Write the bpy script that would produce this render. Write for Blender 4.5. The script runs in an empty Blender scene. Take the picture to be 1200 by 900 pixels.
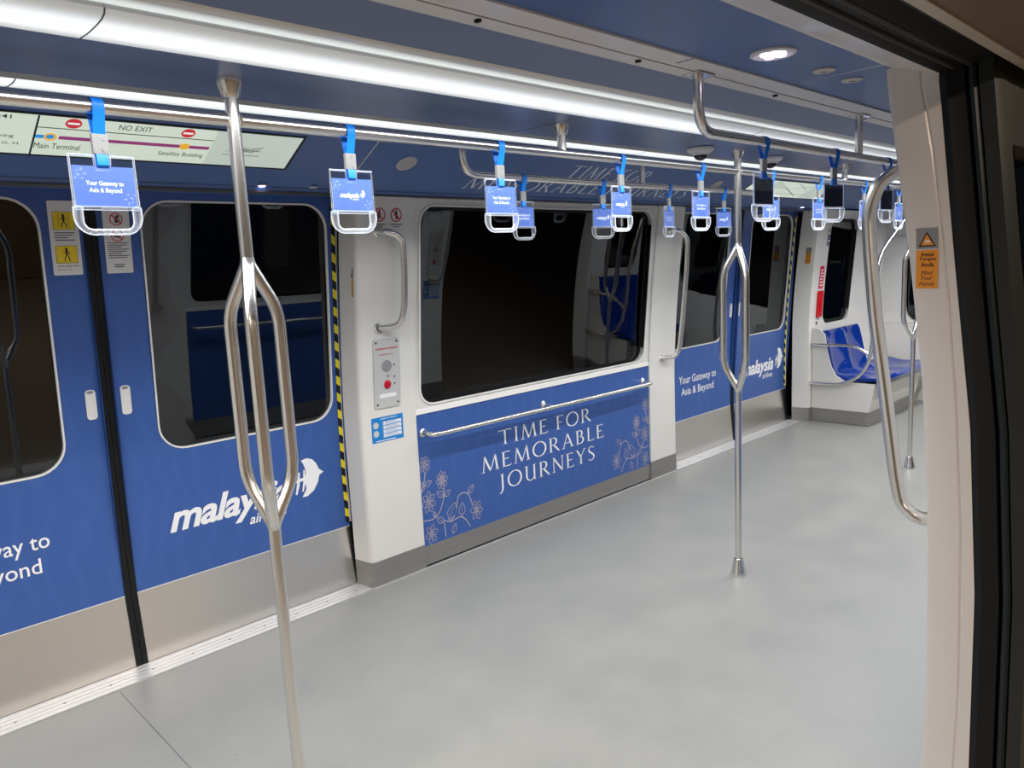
import bpy, math, random
from mathutils import Vector, Matrix
random.seed(7)
SC = bpy.context.scene
COL = SC.collection
PI = math.pi

# ------------------------------------------------------------------ camera, world, exposure
cam_data = bpy.data.cameras.new('camera')
cam = bpy.data.objects.new('camera', cam_data)
COL.objects.link(cam)
cam_data.sensor_width = 36.0
cam_data.lens = 26.71
cam_data.clip_start = 0.02
RT, UP, FW = Vector((0.711, -0.702, -0.049)), Vector((0.143, 0.076, 0.987)), Vector((0.689, 0.708, -0.154))
yaw, pit, rol = math.radians(45.784), math.radians(-8.866), math.radians(-2.819)
f_ = Vector((math.cos(pit) * math.cos(yaw), math.cos(pit) * math.sin(yaw), math.sin(pit)))
r_ = Vector((math.sin(yaw), -math.cos(yaw), 0)); u_ = r_.cross(f_)
RT = math.cos(rol) * r_ + math.sin(rol) * u_
UP = -math.sin(rol) * r_ + math.cos(rol) * u_
FW = f_
cam.matrix_world = Matrix(((RT.x, UP.x, -FW.x, 0), (RT.y, UP.y, -FW.y, 0), (RT.z, UP.z, -FW.z, 1.6), (0, 0, 0, 1)))
SC.camera = cam
world = bpy.data.worlds.new('world'); SC.world = world
world.use_nodes = True
world.node_tree.nodes['Background'].inputs[0].default_value = (0.55, 0.6, 0.7, 1)
world.node_tree.nodes['Background'].inputs[1].default_value = 0.006
SC.view_settings.view_transform = 'Standard'
SC.view_settings.look = 'None'
SC.view_settings.gamma = 1
SC.view_settings.use_curve_mapping = False
SC.view_settings.exposure = 1.0
LIGHT_L = .43          # radiance of the long diffusers
TUBE_W = 4.6           # power per metre of the lamp strips that shine down out of them
PLATFORM_W = 46.0      # power of each warm platform lamp
SC.cycles.max_bounces = 10
SC.cycles.diffuse_bounces = 6
SC.cycles.glossy_bounces = 5
SC.cycles.transmission_bounces = 8
SC.cycles.transparent_max_bounces = 16
SC.cycles.sample_clamp_indirect = 6
SC.cycles.caustics_refractive = False

# ------------------------------------------------------------------ materials
MATS = {}
def mat(name, col=(.5, .5, .5), rough=.5, metal=0., emit=None, estr=0., trans=0., ior=1.45, coat=0., spec=.5):
    if name in MATS: return MATS[name]
    m = bpy.data.materials.new(name); m.use_nodes = True
    b = m.node_tree.nodes['Principled BSDF']
    b.inputs['Base Color'].default_value = (*col, 1)
    b.inputs['Roughness'].default_value = rough
    b.inputs['Metallic'].default_value = metal
    b.inputs['IOR'].default_value = ior
    b.inputs['Specular IOR Level'].default_value = spec
    b.inputs['Transmission Weight'].default_value = trans
    b.inputs['Coat Weight'].default_value = coat
    b.inputs['Coat Roughness'].default_value = .08
    if emit:
        b.inputs['Emission Color'].default_value = (*emit, 1)
        b.inputs['Emission Strength'].default_value = estr
    MATS[name] = m
    return m
def nd(m, t, **kw):
    n = m.node_tree.nodes.new(t)
    for k, v in kw.items(): setattr(n, k, v)
    return n
def lk(m, a, b): m.node_tree.links.new(a, b)
def noisy(m, scale, c1, c2, detail=6, stretch=(1, 1, 1), rough=None, bump=0., lo=.35, hi=.65):
    b = m.node_tree.nodes['Principled BSDF']
    tc = nd(m, 'ShaderNodeTexCoord'); mp = nd(m, 'ShaderNodeMapping'); mp.inputs['Scale'].default_value = stretch
    n = nd(m, 'ShaderNodeTexNoise'); n.inputs['Scale'].default_value = scale; n.inputs['Detail'].default_value = detail
    r = nd(m, 'ShaderNodeValToRGB')
    r.color_ramp.elements[0].position = lo; r.color_ramp.elements[1].position = hi
    r.color_ramp.elements[0].color = (*c1, 1); r.color_ramp.elements[1].color = (*c2, 1)
    lk(m, tc.outputs['Object'], mp.inputs['Vector']); lk(m, mp.outputs['Vector'], n.inputs['Vector'])
    lk(m, n.outputs['Fac'], r.inputs['Fac']); lk(m, r.outputs['Color'], b.inputs['Base Color'])
    if rough:
        rr = nd(m, 'ShaderNodeMapRange'); rr.inputs['To Min'].default_value = rough[0]; rr.inputs['To Max'].default_value = rough[1]
        lk(m, n.outputs['Fac'], rr.inputs['Value']); lk(m, rr.outputs['Result'], b.inputs['Roughness'])
    if bump:
        bp = nd(m, 'ShaderNodeBump'); bp.inputs['Strength'].default_value = bump; bp.inputs['Distance'].default_value = .002
        lk(m, n.outputs['Fac'], bp.inputs['Height']); lk(m, bp.outputs['Normal'], b.inputs['Normal'])
    return n
M_WHITE = mat('white_panel_paint', (.66, .65, .61), .32)
M_JAMB = mat('white_moulded_jamb', (.60, .57, .545), .22)
M_WHITE2 = mat('white_trim', (.72, .71, .68), .3)
M_GREYREV = mat('grey_reveal_paint', (.50, .50, .51), .4)
M_STEEL = mat('brushed_steel_tube', (.78, .765, .73), .25, 1)
M_PLATE = mat('brushed_steel_plate', (.82, .79, .75), .26, 1)
M_PLINTH = mat('grey_steel_plinth', (.27, .26, .25), .45, .6)
noisy(M_PLINTH, 4, (.285, .275, .265), (.315, .305, .29), stretch=(1, 1, 12))
M_SILL = mat('aluminium_sill', (.60, .60, .60), .38, .55)
M_BLACK = mat('black_rubber', (.008, .009, .010), .6, spec=.25)
M_DARKGREY = mat('dark_recess', (.03, .03, .032), .6)
M_SCREW = mat('screw_grey', (.12, .12, .12), .4, .7)
M_BLUE = mat('blue_vinyl_wrap', (.045, .11, .36), .33)
def blue_wrap(m, c1, c2):
    b = m.node_tree.nodes['Principled BSDF']
    tc = nd(m, 'ShaderNodeTexCoord')
    w = nd(m, 'ShaderNodeTexWave'); w.inputs['Scale'].default_value = 3.0; w.inputs['Distortion'].default_value = 9; w.inputs['Detail'].default_value = 2; w.inputs['Detail Scale'].default_value = 1.2
    r = nd(m, 'ShaderNodeValToRGB'); r.color_ramp.elements[0].position = .55; r.color_ramp.elements[1].position = 1.
    r.color_ramp.elements[0].color = (*c1, 1); r.color_ramp.elements[1].color = (*c2, 1)
    lk(m, tc.outputs['Object'], w.inputs['Vector']); lk(m, w.outputs['Fac'], r.inputs['Fac']); lk(m, r.outputs['Color'], b.inputs['Base Color'])
blue_wrap(M_BLUE, (.037, .096, .315), (.041, .103, .330))
M_NAVY = mat('navy_vinyl_ceiling', (.048, .092, .25), .36)
noisy(M_NAVY, 2.2, (.058, .115, .28), (.064, .125, .305), detail=3)
M_CEILB = mat('navy_vinyl_band', (.155, .205, .36), .30)
M_CORN = mat('navy_vinyl_cornice', (.085, .155, .36), .36)
M_PRINT = mat('white_print', (.78, .79, .80), .5)
M_PRINT_LILAC = mat('pale_print_on_navy', (.80, .82, .88), .5)
M_LINEART = mat('rose_grey_line_print', (.50, .44, .46), .5)
M_SEAT = mat('glossy_blue_plastic', (.003, .028, .22), .08, spec=.45)
M_STRAP = mat('blue_ribbon', (.004, .20, .78), .45)
M_STRAP_DK = mat('dark_blue_ribbon', (.01, .07, .22), .5)
M_CARD = mat('blue_card', (.105, .18, .47), .35)
M_CARD_BACK = mat('backlit_card_back', (.035, .05, .085), .35)  # unprinted card back, with its backlit shade put into the colour
M_CLASP = mat('steel_clasp', (.42, .42, .41), .32, .6)
M_YEL = mat('yellow_print', (.80, .58, .02), .45)
M_BLK = mat('black_print', (.012, .012, .014), .5)
M_TEXTGREY = mat('dark_grey_print', (.07, .07, .08), .5)
M_ORANGE = mat('orange_print', (.72, .27, .02), .45)
M_GREYP = mat('grey_print', (.23, .23, .24), .5)
M_RED = mat('red_print', (.55, .012, .03), .45)
M_REDBOX = mat('red_plastic', (.62, .008, .015), .25)
M_STICKW = mat('white_sticker', (.68, .68, .67), .45)
M_STICKB = mat('bright_blue_sticker', (.01, .20, .55), .4)
M_GRILLE = mat('grey_ceiling_strip', (.66, .63, .60), .4)
M_GREYGAP = mat('grey_light_housing', (.085, .085, .08), .5)
M_LED = mat('led_lens', (.9, .85, 1), .3, emit=(.85, .72, 1.), estr=7)
M_DLRIM = mat('downlight_rim', (.62, .60, .62), .3)
M_BUFF = mat('buff_ceiling_disc', (.50, .45, .42), .4)
M_SMOKE = mat('black_dome', (.02, .02, .025), .05)
M_PLATF = mat('platform_floor_tile', (.20, .17, .14), .3)
M_PLATW = mat('platform_cladding_brown', (.16, .115, .075), .45)
M_EXT = mat('dark_exterior_paint', (.010, .016, .017), .4, spec=.3)
M_TUN = mat('tunnel_concrete', (.03, .03, .032), .8)

# floor vinyl: mottled grey with fine specks
M_FLOOR = mat('grey_vinyl_floor', (.38, .38, .37), .38)
def floor_nodes(m):
    b = m.node_tree.nodes['Principled BSDF']; tc = nd(m, 'ShaderNodeTexCoord')
    n1 = nd(m, 'ShaderNodeTexNoise'); n1.inputs['Scale'].default_value = 3.2; n1.inputs['Detail'].default_value = 8; n1.inputs['Roughness'].default_value = .65
    r1 = nd(m, 'ShaderNodeValToRGB'); r1.color_ramp.elements[0].position = .3; r1.color_ramp.elements[1].position = .7
    r1.color_ramp.elements[0].color = (.215, .220, .208, 1); r1.color_ramp.elements[1].color = (.256, .253, .235, 1)
    n2 = nd(m, 'ShaderNodeTexNoise'); n2.inputs['Scale'].default_value = 220; n2.inputs['Detail'].default_value = 2
    r2 = nd(m, 'ShaderNodeValToRGB'); r2.color_ramp.elements[0].position = .28; r2.color_ramp.elements[1].position = .72
    r2.color_ramp.elements[0].color = (.86, .86, .86, 1); r2.color_ramp.elements[1].color = (1.1, 1.1, 1.1, 1)
    mx = nd(m, 'ShaderNodeMix', data_type='RGBA', blend_type='MULTIPLY'); mx.inputs[0].default_value = 1
    v = nd(m, 'ShaderNodeTexVoronoi'); v.inputs['Scale'].default_value = 7; v.inputs['Randomness'].default_value = 1
    r3 = nd(m, 'ShaderNodeValToRGB'); r3.color_ramp.elements[0].position = .018; r3.color_ramp.elements[1].position = .03
    r3.color_ramp.elements[0].color = (.45, .45, .45, 1); r3.color_ramp.elements[1].color = (1, 1, 1, 1)
    mx2 = nd(m, 'ShaderNodeMix', data_type='RGBA', blend_type='MULTIPLY'); mx2.inputs[0].default_value = 1
    for n in (n1, n2, v): lk(m, tc.outputs['Object'], n.inputs['Vector'])
    lk(m, n1.outputs['Fac'], r1.inputs['Fac']); lk(m, n2.outputs['Fac'], r2.inputs['Fac']); lk(m, v.outputs['Distance'], r3.inputs['Fac'])
    lk(m, r1.outputs['Color'], mx.inputs[6]); lk(m, r2.outputs['Color'], mx.inputs[7])
    lk(m, mx.outputs[2], mx2.inputs[6]); lk(m, r3.outputs['Color'], mx2.inputs[7]); lk(m, mx2.outputs[2], b.inputs['Base Color'])
    rr = nd(m, 'ShaderNodeMapRange'); rr.inputs['To Min'].default_value = .30; rr.inputs['To Max'].default_value = .5
    lk(m, n1.outputs['Fac'], rr.inputs['Value']); lk(m, rr.outputs['Result'], b.inputs['Roughness'])
    bp = nd(m, 'ShaderNodeBump'); bp.inputs['Strength'].default_value = .15; bp.inputs['Distance'].default_value = .0006
    lk(m, n2.outputs['Fac'], bp.inputs['Height']); lk(m, bp.outputs['Normal'], b.inputs['Normal'])
floor_nodes(M_FLOOR)

def pane_mat(name, tint, f0=.10, gl=(.85, .9, .95)):
    m = bpy.data.materials.new(name); m.use_nodes = True; nt = m.node_tree
    for n in list(nt.nodes): nt.nodes.remove(n)
    o = nt.nodes.new('ShaderNodeOutputMaterial'); mx = nt.nodes.new('ShaderNodeMixShader')
    t = nt.nodes.new('ShaderNodeBsdfTransparent'); g = nt.nodes.new('ShaderNodeBsdfGlossy'); lw = nt.nodes.new('ShaderNodeLayerWeight'); lw.inputs[0].default_value = .5
    pw = nt.nodes.new('ShaderNodeMath'); pw.operation = 'POWER'; pw.inputs[1].default_value = 4.5
    f = nt.nodes.new('ShaderNodeMath'); f.operation = 'MULTIPLY_ADD'; f.inputs[1].default_value = 1 - f0; f.inputs[2].default_value = f0
    nt.links.new(lw.outputs['Facing'], pw.inputs[0]); nt.links.new(pw.outputs[0], f.inputs[0])
    t.inputs[0].default_value = (*tint, 1); g.inputs['Roughness'].default_value = .015; g.inputs['Color'].default_value = (*gl, 1)
    nt.links.new(f.outputs[0], mx.inputs[0]); nt.links.new(t.outputs[0], mx.inputs[1]); nt.links.new(g.outputs[0], mx.inputs[2]); nt.links.new(mx.outputs[0], o.inputs[0])
    return m
M_GLASS = pane_mat('tinted_glass', (.22, .25, .28), .078)
M_LITE = pane_mat('clear_sheet', (.97, .98, 1.), .02)
def acrylic():
    # cloudy clear plastic: see-through, with white scatter and sharp highlights
    m = pane_mat('clear_acrylic', (.90, .93, .97), .06); nt = m.node_tree
    mx = [n for n in nt.nodes if n.type == 'MIX_SHADER'][0]; out = [n for n in nt.nodes if n.type == 'OUTPUT_MATERIAL'][0]
    d = nt.nodes.new('ShaderNodeBsdfTranslucent'); d.inputs[0].default_value = (.95, .97, 1, 1)
    e = nt.nodes.new('ShaderNodeBsdfDiffuse'); e.inputs[0].default_value = (.95, .97, 1, 1)
    m1 = nt.nodes.new('ShaderNodeMixShader'); m1.inputs[0].default_value = .5; m2 = nt.nodes.new('ShaderNodeMixShader')
    lw = nt.nodes.new('ShaderNodeLayerWeight'); lw.inputs[0].default_value = .45; mr = nt.nodes.new('ShaderNodeMapRange'); mr.inputs['To Min'].default_value = .07; mr.inputs['To Max'].default_value = .75
    nt.links.new(lw.outputs['Facing'], mr.inputs['Value']); nt.links.new(mr.outputs['Result'], m2.inputs[0])
    nt.links.new(d.outputs[0], m1.inputs[1]); nt.links.new(e.outputs[0], m1.inputs[2]); nt.links.new(mx.outputs[0], m2.inputs[1]); nt.links.new(m1.outputs[0], m2.inputs[2]); nt.links.new(m2.outputs[0], out.inputs[0])
    return m
M_ACRYL = acrylic()

def diffuser_mat():
    # translucent cover over a lamp tube: brightest over the tube, weaker to the turned-up edge
    m = bpy.data.materials.new('light_diffuser'); m.use_nodes = True
    b = m.node_tree.nodes['Principled BSDF']; b.inputs['Base Color'].default_value = (.75, .77, .77, 1); b.inputs['Roughness'].default_value = .35
    tc = nd(m, 'ShaderNodeTexCoord'); sx = nd(m, 'ShaderNodeSeparateXYZ'); mr = nd(m, 'ShaderNodeMapRange')
    # across: distance from the middle of the car (y = 1.875)
    sub = nd(m, 'ShaderNodeMath', operation='SUBTRACT'); sub.inputs[1].default_value = 1.875
    ab = nd(m, 'ShaderNodeMath', operation='ABSOLUTE')
    rp = nd(m, 'ShaderNodeValToRGB'); rp.color_ramp.interpolation = 'EASE'
    e = rp.color_ramp.elements; e[0].position = 0.; e[0].color = (.42, .42, .42, 1); e[1].position = 1.; e[1].color = (.10, .10, .10, 1)
    a = e.new(.35); a.color = (1, 1, 1, 1); a = e.new(.6); a.color = (.9, .9, .9, 1); a = e.new(.9); a.color = (.22, .22, .22, 1)
    mr.inputs['From Min'].default_value = .175; mr.inputs['From Max'].default_value = .345
    lk(m, tc.outputs['Object'], sx.inputs[0]); lk(m, sx.outputs['Y'], sub.inputs[0]); lk(m, sub.outputs[0], ab.inputs[0]); lk(m, ab.outputs[0], mr.inputs['Value'])
    lk(m, mr.outputs['Result'], rp.inputs['Fac'])
    mu = nd(m, 'ShaderNodeMath', operation='MULTIPLY'); mu.inputs[1].default_value = LIGHT_L
    lk(m, rp.outputs['Color'], mu.inputs[0]); lk(m, mu.outputs[0], b.inputs['Emission Strength'])
    b.inputs['Emission Color'].default_value = (.93, .98, 1, 1)
    return m
M_DIFF = diffuser_mat()

def hazard_mat():
    m = mat('hazard_stripe', (.8, .65, .02), .45)
    b = m.node_tree.nodes['Principled BSDF']; tc = nd(m, 'ShaderNodeTexCoord'); sx = nd(m, 'ShaderNodeSeparateXYZ')
    lk(m, tc.outputs['Object'], sx.inputs[0])
    ad = nd(m, 'ShaderNodeMath', operation='MULTIPLY_ADD'); ad.inputs[1].default_value = .7
    lk(m, sx.outputs['X'], ad.inputs[0]); lk(m, sx.outputs['Z'], ad.inputs[2])
    dv = nd(m, 'ShaderNodeMath', operation='DIVIDE'); dv.inputs[1].default_value = .086
    fr = nd(m, 'ShaderNodeMath', operation='FRACT'); gt = nd(m, 'ShaderNodeMath', operation='GREATER_THAN'); gt.inputs[1].default_value = .5
    mx = nd(m, 'ShaderNodeMix', data_type='RGBA'); mx.inputs[6].default_value = (.015, .015, .018, 1); mx.inputs[7].default_value = (.78, .66, .015, 1)
    lk(m, ad.outputs[0], dv.inputs[0]); lk(m, dv.outputs[0], fr.inputs[0]); lk(m, fr.outputs[0], gt.inputs[0]); lk(m, gt.outputs[0], mx.inputs[0]); lk(m, mx.outputs[2], b.inputs['Base Color'])
    return m
M_HAZ = hazard_mat()
M_SCREEN = mat('screen_pale_green', (.5, .55, .48), .25, emit=(.62, .71, .60), estr=.36)
M_SCREEN2 = mat('screen_shaded_green', (.45, .5, .45), .25, emit=(.52, .60, .53), estr=.33)
M_SCR_DK = mat('screen_dark_line', (.02, .05, .04), .3)
M_SCR_PUR = mat('screen_purple', (.20, .03, .13), .3, emit=(.30, .045, .19), estr=.30)
M_SCR_BLU = mat('screen_blue', (.02, .25, .6), .3, emit=(.02, .3, .75), estr=.3)
M_SCR_ORG = mat('screen_orange', (.8, .4, .03), .3, emit=(.9, .45, .03), estr=.3)
M_SCR_RED = mat('screen_red', (.5, .02, .03), .3, emit=(.6, .03, .04), estr=.3)
M_SCR_WHT = mat('screen_white', (.8, .8, .8), .3, emit=(.9, .9, .9), estr=.3)

# ------------------------------------------------------------------ mesh builder
class MB:
    def __init__(s): s.v = []; s.f = []; s.mi = []; s.cur = 0
    def add(s, vs, fs):
        o = len(s.v); s.v += [tuple(p) for p in vs]; s.f += [tuple(i + o for i in f) for f in fs]; s.mi += [s.cur] * len(fs)
    def m(s, i): s.cur = i; return s
    def box(s, x0, x1, y0, y1, z0, z1):
        s.add([(x, y, z) for x in (x0, x1) for y in (y0, y1) for z in (z0, z1)], [(0, 1, 3, 2), (4, 6, 7, 5), (0, 4, 5, 1), (2, 3, 7, 6), (0, 2, 6, 4), (1, 5, 7, 3)]); return s
    def sweepx(s, prof, x0, x1, caps=True, closed=True):
        n = len(prof)
        vs = [(x0, y, z) for y, z in prof] + [(x1, y, z) for y, z in prof]
        fs = [(i, (i + 1) % n, (i + 1) % n + n, i + n) for i in range(n if closed else n - 1)]
        if caps and closed: fs += [tuple(range(n))[::-1], tuple(range(n, 2 * n))]
        s.add(vs, fs); return s
    def prism(s, pts, axis, a0, a1):
        # pts in the other two axes (in order), extruded along axis 'x','y','z'
        def P(p, a): return {'x': (a, p[0], p[1]), 'y': (p[0], a, p[1]), 'z': (p[0], p[1], a)}[axis]
        n = len(pts); vs = [P(p, a0) for p in pts] + [P(p, a1) for p in pts]
        s.add(vs, [(i, (i + 1) % n, (i + 1) % n + n, i + n) for i in range(n)] + [tuple(range(n))[::-1], tuple(range(n, 2 * n))]); return s
    def tube(s, pts, r, seg=14, closed=False, caps=True):
        P = [Vector(p) for p in pts]; n = len(P); rings = []
        T = []
        for i in range(n):
            if closed: t = (P[(i + 1) % n] - P[i]).normalized() + (P[i] - P[i - 1]).normalized()
            else: t = (P[min(i + 1, n - 1)] - P[i]) .normalized() + (P[i] - P[max(i - 1, 0)]).normalized()
            T.append(t.normalized())
        ref = Vector((0, 0, 1)) if abs(T[0].z) < .9 else Vector((1, 0, 0))
        nrm = (ref - T[0] * ref.dot(T[0])).normalized()
        for i in range(n):
            nrm = (nrm - T[i] * nrm.dot(T[i])).normalized(); bi = T[i].cross(nrm)
            rr = r[i] if isinstance(r, (list, tuple)) else r
            rings.append([P[i] + rr * (math.cos(2 * PI * k / seg) * nrm + math.sin(2 * PI * k / seg) * bi) for k in range(seg)])
        vs = [p for R in rings for p in R]; fs = []
        for i in range(n if closed else n - 1):
            a, b = i * seg, ((i + 1) % n) * seg
            fs += [(a + k, a + (k + 1) % seg, b + (k + 1) % seg, b + k) for k in range(seg)]
        if caps and not closed: fs += [tuple(range(seg))[::-1], tuple(range((n - 1) * seg, n * seg))]
        s.add(vs, fs); return s
    def lathe(s, prof, c, axis='z', seg=24):
        vs = []; n = len(prof)
        for r, h in prof:
            for k in range(seg):
                a = 2 * PI * k / seg; x, y = r * math.cos(a), r * math.sin(a)
                vs.append({'z': (c[0] + x, c[1] + y, c[2] + h), 'y': (c[0] + x, c[1] + h, c[2] + y), 'x': (c[0] + h, c[1] + x, c[2] + y)}[axis])
        fs = [(i * seg + k, i * seg + (k + 1) % seg, (i + 1) * seg + (k + 1) % seg, (i + 1) * seg + k) for i in range(n - 1) for k in range(seg)]
        fs += [tuple(range(seg))[::-1], tuple(range((n - 1) * seg, n * seg))]
        s.add(vs, fs); return s
    def map(s, fn): s.v = [fn(*p) for p in s.v]; return s
    def build(s, name, mats, parent=None, smooth=True, angle=35):
        me = bpy.data.meshes.new(name); me.from_pydata([tuple(p) for p in s.v], [], s.f)
        if not isinstance(mats, (list, tuple)): mats = [mats]
        for m_ in mats: me.materials.append(m_)
        if len(mats) > 1: me.polygons.foreach_set('material_index', s.mi)
        me.validate(); me.update()
        if smooth:
            me.polygons.foreach_set('use_smooth', [True] * len(me.polygons))
            me.set_sharp_from_angle(angle=math.radians(angle))
        o = bpy.data.objects.new(name, me); COL.objects.link(o)
        if parent:
            o.parent = parent; o.matrix_parent_inverse = Matrix.Translation(parent.location).inverted() if parent.type == 'EMPTY' and parent.location.length > 0 and not PLOCAL[0] else Matrix()
        return o
PLOCAL = [False]   # True while a thing is modelled in its own local frame
def tag(o, label, cat, group=None, kind=None):
    o['label'] = label; o['category'] = cat
    if group: o['group'] = group
    if kind: o['kind'] = kind
    return o
def empty(name, loc=(0, 0, 0)):
    o = bpy.data.objects.new(name, None); o.location = loc; o.empty_display_size = .1; COL.objects.link(o); return o
def fillet(pts, r, n=6):
    P = [Vector(p) for p in pts]; out = [P[0]]
    for i in range(1, len(P) - 1):
        a, b, c = P[i - 1], P[i], P[i + 1]; d1, d2 = (a - b), (c - b); rr = r[i] if isinstance(r, dict) else r
        k = min(rr, d1.length * .49, d2.length * .49); p0, p1 = b + d1.normalized() * k, b + d2.normalized() * k
        for j in range(n + 1):
            t = j / n; out.append((1 - t) ** 2 * p0 + 2 * t * (1 - t) * b + t * t * p1)
    out.append(P[-1]); return out

# ------------------------------------------------------------------ car cross-section
CEN = 1.875
def W(z):  return 3.165 - .0876 * max(0., z - .75) ** 1.494           # inner face of pillars (far side)
def D(z):  return 3.325 - .068 * max(0., z - .6) ** 1.5 - .1 * max(0., .3 - z)   # inner face of door leaves
def WE(z): return 3.105 - .088 * max(0., z - .9) ** 1.494             # thicker end section
def BAY(z): return W(z) + .016
def far(x, y, z): return (x, y, z)
def near(x, y, z): return (x, 2 * CEN - y, z)

def rrect(x0, x1, z0, z1, r, n=7):
    out = []
    for cx, cz, a0 in ((x1 - r, z1 - r, 0), (x0 + r, z1 - r, 90), (x0 + r, z0 + r, 180), (x1 - r, z0 + r, 270)):
        for j in range(n + 1):
            a = math.radians(a0 + 90 * j / n); out.append((cx + r * math.cos(a), cz + r * math.sin(a)))
    return out
def span(z, x0, x1, z0, z1, r):
    """half-open x interval of a rounded rectangle at height z"""
    if z <= z0: d = r
    elif z >= z1: d = r
    elif z < z0 + r: d = r - math.sqrt(max(0, r * r - (z0 + r - z) ** 2))
    elif z > z1 - r: d = r - math.sqrt(max(0, r * r - (z - z1 + r) ** 2))
    else: d = 0
    return x0 + d, x1 - d
def zlevels(z0, z1, extra=(), step=.06):
    n = max(1, int((z1 - z0) / step)); L = set(round(z0 + (z1 - z0) * i / n, 5) for i in range(n + 1))
    for e in extra:
        if z0 < e < z1: L.add(round(e, 5))
    return sorted(L)
def sheet(mb, x0, x1, z0, z1, S, off=0., hole=None, shape=None, fn=far):
    """curved sheet on surface S between x0..x1, z0..z1, optional rounded hole; or a rounded shape itself"""
    ex = []
    h = hole or shape
    if h:
        hx0, hx1, hz0, hz1, r = h
        for k in range(9):
            a = PI / 2 * k / 8; ex += [hz0 + r - r * math.cos(a), hz1 - r + r * math.cos(a)]
        ex += [hz0, hz1]
    Z = zlevels(z0, z1, ex)
    for a, b in zip(Z, Z[1:]):
        def q(xa, xb, xc, xd): mb.add([fn(xa, S(a) + off, a), fn(xb, S(a) + off, a), fn(xd, S(b) + off, b), fn(xc, S(b) + off, b)], [(0, 1, 2, 3)])
        if shape:
            la, ra = span(a, *shape); lb, rb = span(b, *shape); q(la, ra, lb, rb)
        elif hole and a >= hole[2] - 1e-6 and b <= hole[3] + 1e-6:
            la, ra = span(a, *hole); lb, rb = span(b, *hole); q(x0, la, x0, lb); q(ra, x1, rb, x1)
        else: q(x0, x1, x0, x1)
    return mb
def ring(mb, h, S, off, depth, width, fn=far):
    """frame following a rounded rectangle on surface S: inner lip of given depth (towards +y) and face of given width"""
    a = rrect(*h); b = rrect(h[0] - width, h[1] + width, h[2] - width, h[3] + width, h[4] + width)
    n = len(a); vs = [fn(x, S(z) + off, z) for x, z in b] + [fn(x, S(z) + off, z) for x, z in a] + [fn(x, S(z) + depth, z) for x, z in a] + [fn(x, S(z) + depth, z) for x, z in b]
    fs = []
    for i in range(n):
        j = (i + 1) % n
        fs += [(i, j, n + j, n + i), (n + i, n + j, 2 * n + j, 2 * n + i), (i, 3 * n + i, 3 * n + j, j)]
    mb.add(vs, fs); return mb
def slab(x0, x1, z0, z1, S, off, thick, fn=far, mb=None):
    """curved board with real thickness"""
    mb = mb or MB(); Z = zlevels(z0, z1); prof = [(S(z) + off, z) for z in Z] + [(S(z) + off + thick, z) for z in reversed(Z)]
    n = len(prof)
    vs = [fn(x, y, z) for x in (x0, x1) for y, z in prof]
    fs = [(i, (i + 1) % n, (i + 1) % n + n, i + n) for i in range(n)]
    k = len(Z)
    for e in (0, n):
        for i in range(k - 1): fs.append((e + i, e + i + 1, e + n - 2 - i, e + n - 1 - i))
    mb.add(vs, fs); return mb

# ------------------------------------------------------------------ flat print helpers
def font2d(text, shear=0., bold=0., spacing=1.):
    c = bpy.data.curves.new('t', 'FONT'); c.body = text; c.size = 1; c.shear = shear; c.offset = bold; c.space_character = spacing; c.resolution_u = 3
    o = bpy.data.objects.new('t', c); COL.objects.link(o)
    dg = bpy.context.evaluated_depsgraph_get(); dg.update()
    me = bpy.data.meshes.new_from_object(o.evaluated_get(dg))
    v = [(p.co.x, p.co.y) for p in me.vertices]; f = [tuple(p.vertices) for p in me.polygons]
    bpy.data.objects.remove(o); bpy.data.curves.remove(c); bpy.data.meshes.remove(me)
    return v, f
def put2d(mb, shape, u0, u1, v0, v1, place, vmin=None, vmax=None):
    """scale 2d shape to the box u0..u1, v0..v1 and put it through place(u, v)"""
    vs, fs = shape
    if not vs: return mb
    xs = [p[0] for p in vs]; ys = [p[1] for p in vs]; ax, bx = min(xs), max(xs)
    ay = min(ys) if vmin is None else vmin; by = max(ys) if vmax is None else vmax
    mb.add([place(u0 + (x - ax) / (bx - ax) * (u1 - u0), v0 + (y - ay) / (by - ay) * (v1 - v0)) for x, y in vs], fs); return mb
def ribbon2d(pts, w):
    P = [Vector((p[0], p[1])) for p in pts]; n = len(P); vs = []
    for i in range(n):
        t = P[min(i + 1, n - 1)] - P[max(i - 1, 0)]; t = t.normalized() if t.length else Vector((1, 0)); q = Vector((-t.y, t.x))
        ww = (w[i] if isinstance(w, (list, tuple)) else w) / 2
        vs += [P[i] + q * ww, P[i] - q * ww]
    return [tuple(v) for v in vs], [(2 * i, 2 * i + 1, 2 * i + 3, 2 * i + 2) for i in range(n - 1)]
def join2d(L):
    V, F = [], []
    for v, f in L:
        o = len(V); V += v; F += [tuple(i + o for i in q) for q in f]
    return V, F
def disc2d(cx, cy, r, r2=0., n=24, asp=1.):
    if r2: return ([(cx + q * asp * math.cos(2 * PI * k / n), cy + q * math.sin(2 * PI * k / n)) for q in (r, r2) for k in range(n)], [(k, (k + 1) % n, n + (k + 1) % n, n + k) for k in range(n)])
    return ([(cx + r * asp * math.cos(2 * PI * k / n), cy + r * math.sin(2 * PI * k / n)) for k in range(n)], [tuple(range(n))])
def rect2d(x0, x1, y0, y1): return [(x0, y0), (x1, y0), (x1, y1), (x0, y1)], [(0, 1, 2, 3)]
def raw2d(mb, shape, place): mb.add([place(*p) for p in shape[0]], shape[1]); return mb
def arc(cx, cy, rx, ry, a0, a1, n=12): return [(cx + rx * math.cos(math.radians(a0 + (a1 - a0) * k / n)), cy + ry * math.sin(math.radians(a0 + (a1 - a0) * k / n))) for k in range(n + 1)]

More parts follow.
